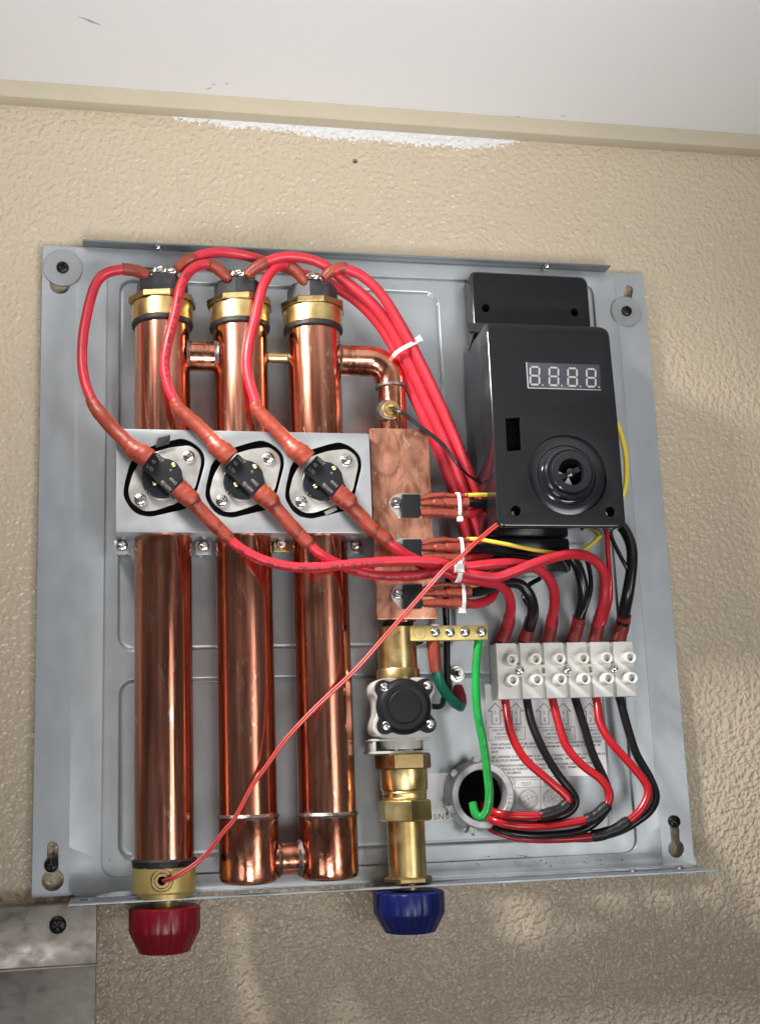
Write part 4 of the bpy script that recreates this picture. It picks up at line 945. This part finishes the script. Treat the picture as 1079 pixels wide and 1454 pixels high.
cable('red cable looping from the middle heater head down to the middle thermostat',
      [(305, 378, 40, rc_), (290, 375, 42, rc_), (272, 382, 44, rc_), (258, 403, 46, rc_), (249, 443, 48, rc_), (238, 487, 50, rc_), (233.5, 520, 50, rc_), (240, 552, 51, rc_), (254, 578, HE, rc_), (266, 592, HE, rc_)],
      ends=[('sleeve', [(326, 397, 38, 6), (320, 391, 39, 8), (308, 380, 40, 8.6), (297, 375.5, 41, 8.6), (293, 375, 42, 8)]),
            ('sleeve', [(247, 568, HE, 8.2), (252, 577, HE, 9.4), (262, 588, HE, 10.4), (280, 604, 53, 10.3), (294, 618, 54, 10.6), (302, 626, 55, 11.4), (308, 634, 56, 14), (318, 642, 57, 14.8), (327, 650.5, 57, 14.8)])],
      prt=[(PR, 22, R(-95), True), (PR[:22], 68, R(-95), True)], group=GT)
cable('red cable looping from the right heater head down to the right thermostat',
      [(414, 380, 40, rc_), (403, 375, 42, rc_), (388, 382, 44, rc_), (373, 407, 46, rc_), (362, 453, 48, rc_), (352.5, 493, 50, rc_), (351.5, 527, 50, rc_), (360, 561, 51, rc_), (370, 584, HE, rc_), (382, 596, HE, rc_)],
      ends=[('sleeve', [(434, 402, 38, 6), (429, 395, 39, 8), (420, 384, 40, 8.6), (410, 377, 41, 8.6), (406, 375.5, 42, 8)]),
            ('sleeve', [(361, 572, HE, 8.2), (366, 582, HE, 9.4), (375, 592, HE, 10.2), (390, 608, 53, 10.2), (404, 622, 54, 10.5), (412, 631, 55, 11.4), (418, 638, 56, 14), (428, 645, 57, 14.8), (437, 653, 57, 14.8)])],
      group=GT)
GU = 'red cables from the thermostats to the terminal strip'
def tail(p0, p1): return p0
cable('red cable from the left thermostat, sweeping under the others to the fifth terminal',
      [(318, 757, 54, rc_), (325, 765, 54, rc_), (345, 781, 54, rc_), (373, 795, 54, rc_), (407, 804, 54, rc_), (443, 806, 54, rc_), (493, 802, 54, rc_), (543, 798, 54, rc_), (593, 797, 54, rc_), (630, 801, 52, rc_), (655, 813, 50, rc_), (700, 820, 50, rc_), (730, 812, 52, rc_), (757, 801, 52, rc_), (785, 792, 50, rc_), (812, 787, 46, rc_), (838, 792, 40, rc_), (855, 808, 36, rc_), (859, 830, 30, rc_), (857, 855, 24, rc_+.5), (850, 880, 14, rc_+.5), (847, 892, 10, rc_)],
      ends=[('sleeve', [(253, 692.5, 57, 14.5), (263, 702, 57, 14.5), (272, 710, 57, 13.5), (277, 716, 56, 11), (291, 731, 55, 10.2), (304, 744, 55, 10.4), (312, 752, 54, 10), (322, 762, 54, 9.8), (327, 767, 54, 8)]),
            ('sleeved', [(851, 878, 14, 8.8), (849, 888, 10, 9.6), (844, 913, 9, 10)])],
      prt=[(PR, 12, R(-120), True), (PR, 52, R(-110), True)], group=GU)
cable('red cable from the middle thermostat, bending down to the first terminal',
      [(434, 768, 54, rc_), (441, 775, 54, rc_), (455, 787, 53, rc_), (478, 800, 49, rc_), (510, 812, 46, rc_), (545, 818, 46, rc_), (593, 817, 48, rc_), (627, 812, 46, rc_), (655, 822, 44, rc_), (685, 826, 42, rc_), (708, 831, 38, rc_), (721, 844, 32, rc_), (725, 862, 26, rc_), (722, 882, 16, rc_), (719, 892, 10, rc_)],
      ends=[('sleeve', [(367, 697, 57, 14.5), (376, 705, 57, 14.5), (385, 713, 57, 13.5), (390, 720, 56, 11), (404, 736, 55, 10.2), (417, 751, 55, 10.4), (426, 760, 54, 10), (437, 771, 54, 9.8), (441, 775, 54, 8)]),
            ('sleeved', [(723, 876, 16, 8.4), (721, 888, 10, 9.4), (711, 913, 9, 10.4)])],
      prt=[(PR, 34, R(-110), True)], group=GU)
cable('red cable from the right thermostat, bending down to the third terminal',
      [(545, 764, 54, rc_), (553, 771, 54, rc_), (566, 781, 52, rc_), (585, 792, 48, rc_), (612, 803, 44, rc_), (650, 806, 46, rc_), (690, 802, 46, rc_), (722, 800, 44, rc_), (750, 803, 42, rc_), (772, 814, 38, rc_), (785, 834, 32, rc_), (787, 858, 24, rc_), (783, 880, 14, rc_), (781, 890, 10, rc_)],
      ends=[('sleeve', [(477, 699, 57, 14.5), (486, 706, 57, 14.5), (495, 714, 57, 13.5), (500, 721, 56, 11), (514, 735, 55, 10.2), (527, 749, 55, 10.4), (536, 757, 54, 10), (548, 766, 54, 9.8), (553, 771, 54, 8)]),
            ('sleeved', [(784, 876, 14, 8.4), (783, 888, 10, 9.2), (777, 913, 9, 10.4)])],
      group=GU)
GV = 'red cables from the heater heads behind the control box'
rk = 8.2
cable('red cable from the left heater head along the top, lowest of the bundle',
      [(262, 373, 40, rc_), (273, 366, 40, rc_), (306, 358, 36, rc_), (340, 361, 32, rc_), (375, 370, 30, rc_), (423, 387, 26, rc_), (462, 400, 26, rk), (503, 424, 28, rk), (537, 458, 28, rk), (563, 500, 28, rk), (580, 545, 26, rk), (603, 595, 24, rk), (625, 645, 22, rk), (645, 700, 20, rk), (658, 745, 18, rk), (668, 800, 14, rk)],
      ends=[('sleeve', [(249, 383, 42, 6), (253, 380, 41, 7.6), (262, 372, 40, 8.6), (272, 367, 40, 8.6), (277, 365, 39, 8)])], group=GV)
cable('red cable leaving the middle heater head, second of the bundle past the elbow',
      [(366, 379, 46, rc_), (377, 372, 46, rc_), (407, 364, 46, rc_), (450, 371, 44, rc_), (483, 393, 42, rc_), (525, 428, 38, rk), (553, 463, 36, rk), (578, 510, 34, rk), (604, 567, 30, rk), (632, 630, 26, rk), (655, 690, 20, rk), (674, 745, 14, rk), (684, 790, 10, rk)],
      ends=[('sleeve', [(350, 392, 44, 5.6), (354, 387, 44, 7.6), (363, 380, 45, 8.6), (372, 375, 46, 8.6), (378, 372, 46, 8)])], group=GV)
cable('red cable leaving the right heater head, outermost of the bundle past the elbow',
      [(473, 386, 48, rc_), (487, 381, 48, rc_), (513, 391, 48, rc_), (541, 417, 46, rc_), (567, 459, 42, rk), (589, 500, 38, rk), (618, 560, 32, rk), (650, 633, 26, rk), (672, 690, 18, rk), (688, 740, 12, rk), (694, 790, 8, rk)],
      ends=[('sleeve', [(459, 395, 46, 6), (463, 391, 46, 7.6), (470, 385, 47, 8.6), (485, 380, 48, 8.6), (491, 381, 48, 8)])],
      prt=[(PR, 128, R(-60), False)], group=GV)
# short leads at the triacs
def lead(label, pts, m, name, cat='wire', group=None, r=None, seg=12, ends=()):
    t = thing(name, P(*pts[len(pts)//2][:3]), label, cat, group)
    tube('insulation', pts, m, t, r=r, seg=seg)
    for e in ends: tube('heat_shrink', e[1], M[e[0]], t, n=7, seg=16, wob=.02)
    return t
lead('black lead running from the topmost triac behind the control box', [(662, 714, LH, 6.5), (680, 715, 38, 6.8), (705, 720, 30, 7)], M['blackwire'], 'black_wire')
lead('yellow wire from the topmost triac to the edge of the control box', [(660, 703, LH+1, 2.8), (680, 702.5, 42, 3), (705, 703, 36, 3)], M['yellow'], 'yellow_wire')
lead('red lead from the topmost triac turning down behind the bundle', [(660, 729, LH-1, 6.4), (672, 728, 36, 6.8), (684, 716, 26, 7), (688, 700, 18, 7)], M['red'], 'red_wire')
lead('yellow wire from the middle triac hanging below the control box', [(662, 765.5, LH, 2.8), (680, 766, 46, 3), (720, 773, 48, 3), (765, 782, 44, 3), (805, 786, 40, 3), (828, 781, 38, 3), (848, 765, 30, 3), (856, 755, 26, 3)], M['yellow'], 'yellow_wire')
lead('black lead from the middle triac passing under the control box', [(662, 778, LH, 6.5), (690, 780, 34, 7), (730, 786, 28, 7), (770, 788, 26, 7), (800, 786, 26, 7), (817, 800, 26, 7.5), (826, 825, 26, 8), (828, 850, 22, 8), (822, 880, 12, 8), (820, 890, 10, 8)], M['blackwire'], 'black_wire', ends=[('sleeved', [(822, 876, 14, 9.2), (820, 888, 10, 9.6), (813, 913, 9, 10.4)])])
lead('red lead from the middle triac hidden under the cable bundle', [(662, 793, LH-1, 6.4), (680, 792, 34, 7), (696, 784, 26, 7), (704, 770, 18, 7)], M['red'], 'red_wire')
lead('short yellow wire from the lowest triac', [(662, 831, LH, 2.8), (680, 829.5, 40, 3), (700, 826, 34, 3), (715, 820, 28, 3)], M['yellow'], 'yellow_wire')
lead('black lead from the lowest triac arching down to the second terminal', [(662, 843, LH, 6.5), (690, 838, 38, 7), (715, 829, 36, 7.4), (738, 830, 34, 7.6), (752, 846, 32, 8), (757, 868, 26, 8.4), (752, 888, 14, 8.6), (751, 894, 10, 8)], M['blackwire'], 'black_wire', ends=[('sleeved', [(754, 880, 16, 9.2), (751, 890, 10, 9.4), (744, 913, 9, 10.4)])])
lead('red lead from the lowest triac curling up and back', [(662, 858, LH-1, 6.6), (680, 857, 38, 7), (696, 850, 32, 7), (702, 838, 24, 7), (703, 824, 16, 7)], M['red'], 'red_wire')
lead('thin black wire joining the second terminal from above', [(752, 862, 24, 3.5), (744, 848, 22, 3.5), (750, 832, 18, 3.5), (766, 822, 12, 3.5)], M['blackwire'], 'thin_black_wire')
lead('thin black wire beside the fourth terminal lead', [(824, 878, 20, 3.4), (834, 856, 24, 3.4), (839, 832, 24, 3.4), (836, 805, 22, 3.4), (828, 780, 18, 3.4)], M['blackwire'], 'thin_black_wire')
lead('thin red wire dropping from the control box to the fifth terminal', [(862, 750, 24, 3.6), (863, 785, 26, 3.6), (866, 820, 28, 3.6), (866, 850, 24, 4), (858, 878, 16, 4.5), (855, 888, 14, 4)], M['redg'], 'thin_red_wire')
lead('thick black lead bowing out right of the control box to the last terminal', [(872, 738, 12, 8), (886, 752, 18, 8), (896, 775, 24, 8), (897, 802, 26, 8), (892, 840, 24, 8.6), (886, 870, 16, 9), (884, 890, 10, 9)], M['blackwire'], 'black_wire', ends=[('sleeved', [(886, 874, 16, 10), (884, 886, 10, 10.4), (877, 912, 9, 11)])])
lead('thin black wire slanting to join the last terminal lead', [(864, 752, 20, 3), (872, 772, 24, 3), (884, 796, 26, 3), (891, 808, 26, 3)], M['blackwire'], 'thin_black_wire')
lead('yellow wire bowing out past the right side of the control box', [(876, 600, 30, 3.4), (884, 625, 30, 3.6), (889, 655, 30, 3.6), (888, 690, 30, 3.6), (880, 715, 26, 3.4)], M['yellow'], 'yellow_wire')
# thin red twin wire
t = thing('twin_red_wire', P(450, 1000, 50), 'thin red twin wire slanting from the control box down to the brass outlet', 'wire')
base = [(706, 745, 58), (692, 756, 60), (668, 777, 62), (651, 794, 62), (634, 806, 62), (613, 829, 60), (580, 866, 54), (537, 915, 48), (503, 953, 47), (447, 1006, 48), (407, 1049, 48), (380, 1086, 48), (358, 1117, 48), (333, 1163, 49), (318, 1181, 49), (290, 1217, 48), (252, 1244, 50), (234, 1251.5, HC+r0+3), (231, 1252, HC+r0)]
for sgn in (-1, 1):
    tube('strand', [(a-sgn*.95, b-sgn*1.35, h, 1.65) for a, b, h in base], M['thinred'], t, n=7, seg=10)

# supply wires
W_ = 6.0
def sup(label, pts, m, tp_=None, group='supply wires from the terminal strip to the conduit'):
    return cable(label, [(a, b, h, W_) for a, b, h in pts], m, ends=[('tape',)+tp_] if tp_ else (), group=group, name='supply_wire', seg=14, cat='wire')
sup('first red supply wire, leftmost under the terminal strip', [(715, 986, 7), (718, 1000, 10), (725, 1040, 18), (743.5, 1076, 24), (773.5, 1104, 28), (800, 1127, 30), (806.5, 1138, 30), (799, 1148, 30), (783, 1155, 30), (764, 1159, 29), (733, 1159, 26), (705, 1155, 20), (690, 1148, 8), (682, 1140, -6)], M['redg'], (6.3, 8.9, 1.45))
sup('first black supply wire, under the second terminal', [(747, 986, 7), (749, 1000, 8), (755, 1027, 12), (770, 1063, 18), (790, 1097, 22), (811, 1124, 24), (817, 1138, 25), (811, 1151, 25), (796, 1159, 25), (770, 1163, 24), (735, 1166, 20), (705, 1160, 14), (686, 1146, -4)], M['blackwire'])
sup('second red supply wire, under the third terminal', [(783, 986, 7), (786, 1000, 10), (792, 1024, 14), (804, 1060, 20), (827, 1087, 26), (853, 1107, 30), (865, 1126, 32), (862, 1143, 32), (848, 1157, 32), (831, 1165, 31), (780, 1173, 28), (733, 1173, 24), (700, 1165, 18), (682, 1152, 0)], M['redg'], (7.0, 9.0, 1.45))
sup('second black supply wire, under the fourth terminal', [(815, 986, 7), (819, 1000, 8), (830, 1034, 12), (841, 1070, 16), (856, 1103, 20), (863, 1122, 24), (864, 1140, 26), (853, 1160, 26), (833, 1176, 26), (805, 1184, 24), (750, 1186, 20), (710, 1178, 14), (685, 1162, 2), (678, 1150, -6)], M['blackwire'])
sup('third red supply wire, under the fifth terminal', [(845, 986, 7), (848, 1000, 10), (852, 1027, 14), (867, 1054, 20), (893, 1083, 26), (915, 1110, 30), (920, 1128, 32), (910, 1150, 32), (893, 1166, 31), (873, 1179, 30), (840, 1188, 26), (787, 1192, 20), (740, 1190, 16), (700, 1178, 8), (682, 1160, -4)], M['redg'], (8.0, 10.0, 1.45))
sup('third black supply wire, outermost loop under the last terminal', [(878, 986, 7), (882, 1000, 9), (890, 1030, 12), (903, 1070, 16), (922, 1104, 20), (931, 1130, 24), (924, 1150, 26), (905, 1166, 26), (880, 1180, 25), (840, 1190, 22), (790, 1190, 18), (745, 1191, 12), (705, 1180, 8), (680, 1162, -2)], M['blackwire'])
# ground wires
cable('bright green ground wire hooking down into the conduit opening', [(683, 905, 32, 6), (679, 915, 32, 6), (675.5, 960, 34, 6), (678, 1013, 36, 6), (687, 1060, 36, 6), (692, 1100, 36, 6), (694.5, 1127, 36, 6.2), (692, 1150, 34, 6.2), (683, 1161, 32, 6.2), (674.5, 1155, 30, 6), (671, 1140, 28, 5.8)], M['green'], name='ground_wire', cat='wire', prt=[('GREEN  12AWG  THHN 600V', 52, R(-100), True), ('12AWG  THHN', 95, R(-100), True)], ink='greenink')
cable('dark green ground wire with an orange sleeve running from the brass bar to the stud', [(617, 940, 30, 7.4), (621, 955, 30, 7.4), (628, 977, 26, 7.4), (641, 994, 20, 7.4), (653, 1003, 14, 7), (656, 998, 8, 6)], M['dgreen'], name='ground_wire', cat='wire', ends=[('sleeve', [(613, 903, 31, 8), (615, 912, 31, 9.4), (617, 935, 31, 9), (619, 954, 30, 8.4)]), ('sleeved', [(653, 1006, 12, 6.6), (655, 996, 8, 7.8), (652, 984, 4, 8), (650, 976, 2, 7)])])
stud = thing('ground_stud', P(649.5, 958, 0), 'steel stud with nut holding the dark green wire on the panel', 'stud')
g = G(); q = P(650, 957, 5); g.lathe((q.x, 3, q.z), (0, -1, 0), [(0, 5.2), (5.5, 5.2), (5.5, 4.2)], 24); g.lathe((q.x, -2.6, q.z), (0, -1, 0), [(0, 4.4), (3.4, 4.4), (4, 3.8)], 6, R(10)); g.out('nut', M['chrome'], stud)
g = G(); prof = []
for k in range(9): prof += [(k*.7, 2.1), (k*.7+.35, 1.8)]
g.lathe((q.x, -6, q.z), (0, -1, 0), prof, 18); g.out('thread', M['chrome'], stud)
g = G(); q2 = P(651, 970, 3); g.box(q2.x-4, q2.x+4, q2.z-4, q2.z+5, 1, 2.4, .3); g.out('ring_lug', M['tie'], stud)

# ------------------------------------------------------------------ zip ties
def ziptie(label, ca, cb, bundle, a, b, wd, head, hs=(3.0, 3.2, 2.4), tail=None):
    """ca centre px,py,h of bundle; bundle = unit direction px along which the cables run"""
    c = P(*ca); d = (P(ca[0]+bundle[0]*10, ca[1]+bundle[1]*10, ca[2])-c).normalized(); n_ = Vector((0, -1, 0)); s_ = d.cross(n_).normalized()
    t = thing('zip_tie', c, label, 'zip tie', 'white zip ties')
    K = 36; vs = []; fs = []
    for k in range(K):
        th = 2*math.pi*k/K; e = 2.6
        cs, sn = math.cos(th), math.sin(th); q = (abs(cs)**e+abs(sn)**e)**(-1/e)
        rad = s_*(a*cs*q)+n_*(b*sn*q); o_ = (s_*(cs*a)+n_*(sn*b)).normalized()
        for (w_, tt) in ((-wd/2, 0), (wd/2, 0), (wd/2, .9), (-wd/2, .9)): vs.append(c+rad+d*w_+o_*tt)
    for k in range(K):
        for j in range(4): fs.append((k*4+j, k*4+(j+1) % 4, ((k+1) % K)*4+(j+1) % 4, ((k+1) % K)*4+j))
    g = G(); g.add(vs, fs); g.out('strap', M['tie'], t, 40)
    hp = P(*head); bm = bmesh.new(); bmesh.ops.create_cube(bm, size=1)
    Mx = Matrix((s_, d, n_)).transposed()
    for v in bm.verts: v.co = hp+Mx @ Vector((v.co.x*hs[0], v.co.y*hs[1], v.co.z*hs[2]))
    bmesh.ops.bevel(bm, geom=bm.edges[:], offset=.5, segments=2, affect='EDGES'); g = G(); g.addbm(bm); g.out('head', M['tie'], t)
    return t
ziptie('white zip tie around the three red cables near the copper elbow', (575, 497, 34), None, (.5, .87), 8.6, 8.5, 2.6, (592, 483, 38), (5.5, 3.8, 3.6))
ziptie('white zip tie with square head around the thick red cable bundle', (649, 811, 48), None, (1, .05), 6.6, 6.8, 2.9, (652, 807, 58), (5, 5.2, 3.6))
ziptie('white zip tie around the leads of the topmost triac', (650, 717, LH), None, (1, 0), 7.4, 4.0, 2.1, (653, 737, LH+2), (3.4, 3.8, 3))
ziptie('white zip tie around the leads of the middle triac', (654, 781, LH), None, (1, 0), 7.4, 4.0, 2.1, (659, 800, LH+1), (3.0, 3.4, 2.4))
ziptie('white zip tie around the leads of the lowest triac', (656, 847, LH), None, (1, 0), 7.6, 4.2, 2.1, (656, 867, LH+2), (3.6, 3.8, 3))

# ------------------------------------------------------------------ metal junction box below left
jb = thing('metal_box', P(60, 1330, 0), 'worn brownish metal box on the wall below the left corner of the panel', 'metal box')
BX = 14.0
zt0b = XZ(137, 1283, BX)[1]; xr = XZ(137, 1330, BX)[0]; zmid = XZ(137, 1371, BX)[1]
g = G(); g.box(xr-260, xr, zmid, zt0b, WH+.2, BX, .5); lid = g.out('lid', M['boxmetal'], jb)
g = G(); g.box(xr-260, xr+.4, zmid-.6, zmid+.9, BX-2, BX+1.0, .4); g.out('lid_edge', M['boxmetal'], jb)
g = G(); g.box(xr-260, xr-.6, zmid-160, zmid-.7, WH+.2, BX-3.5, .5); g.out('box_body', M['boxmetal'], jb)
g = G(); q = P(82, 1314, BX); g.lathe((q.x, -(BX-.1), q.z), (0, -1, 0), [(0, 5.9), (.3, 5.8)], 28); g.out('washer', M['boxmetal'], jb)
screw(Vector((q.x, -(BX+.2), q.z)), 5.0, M['blackscrew'], jb)
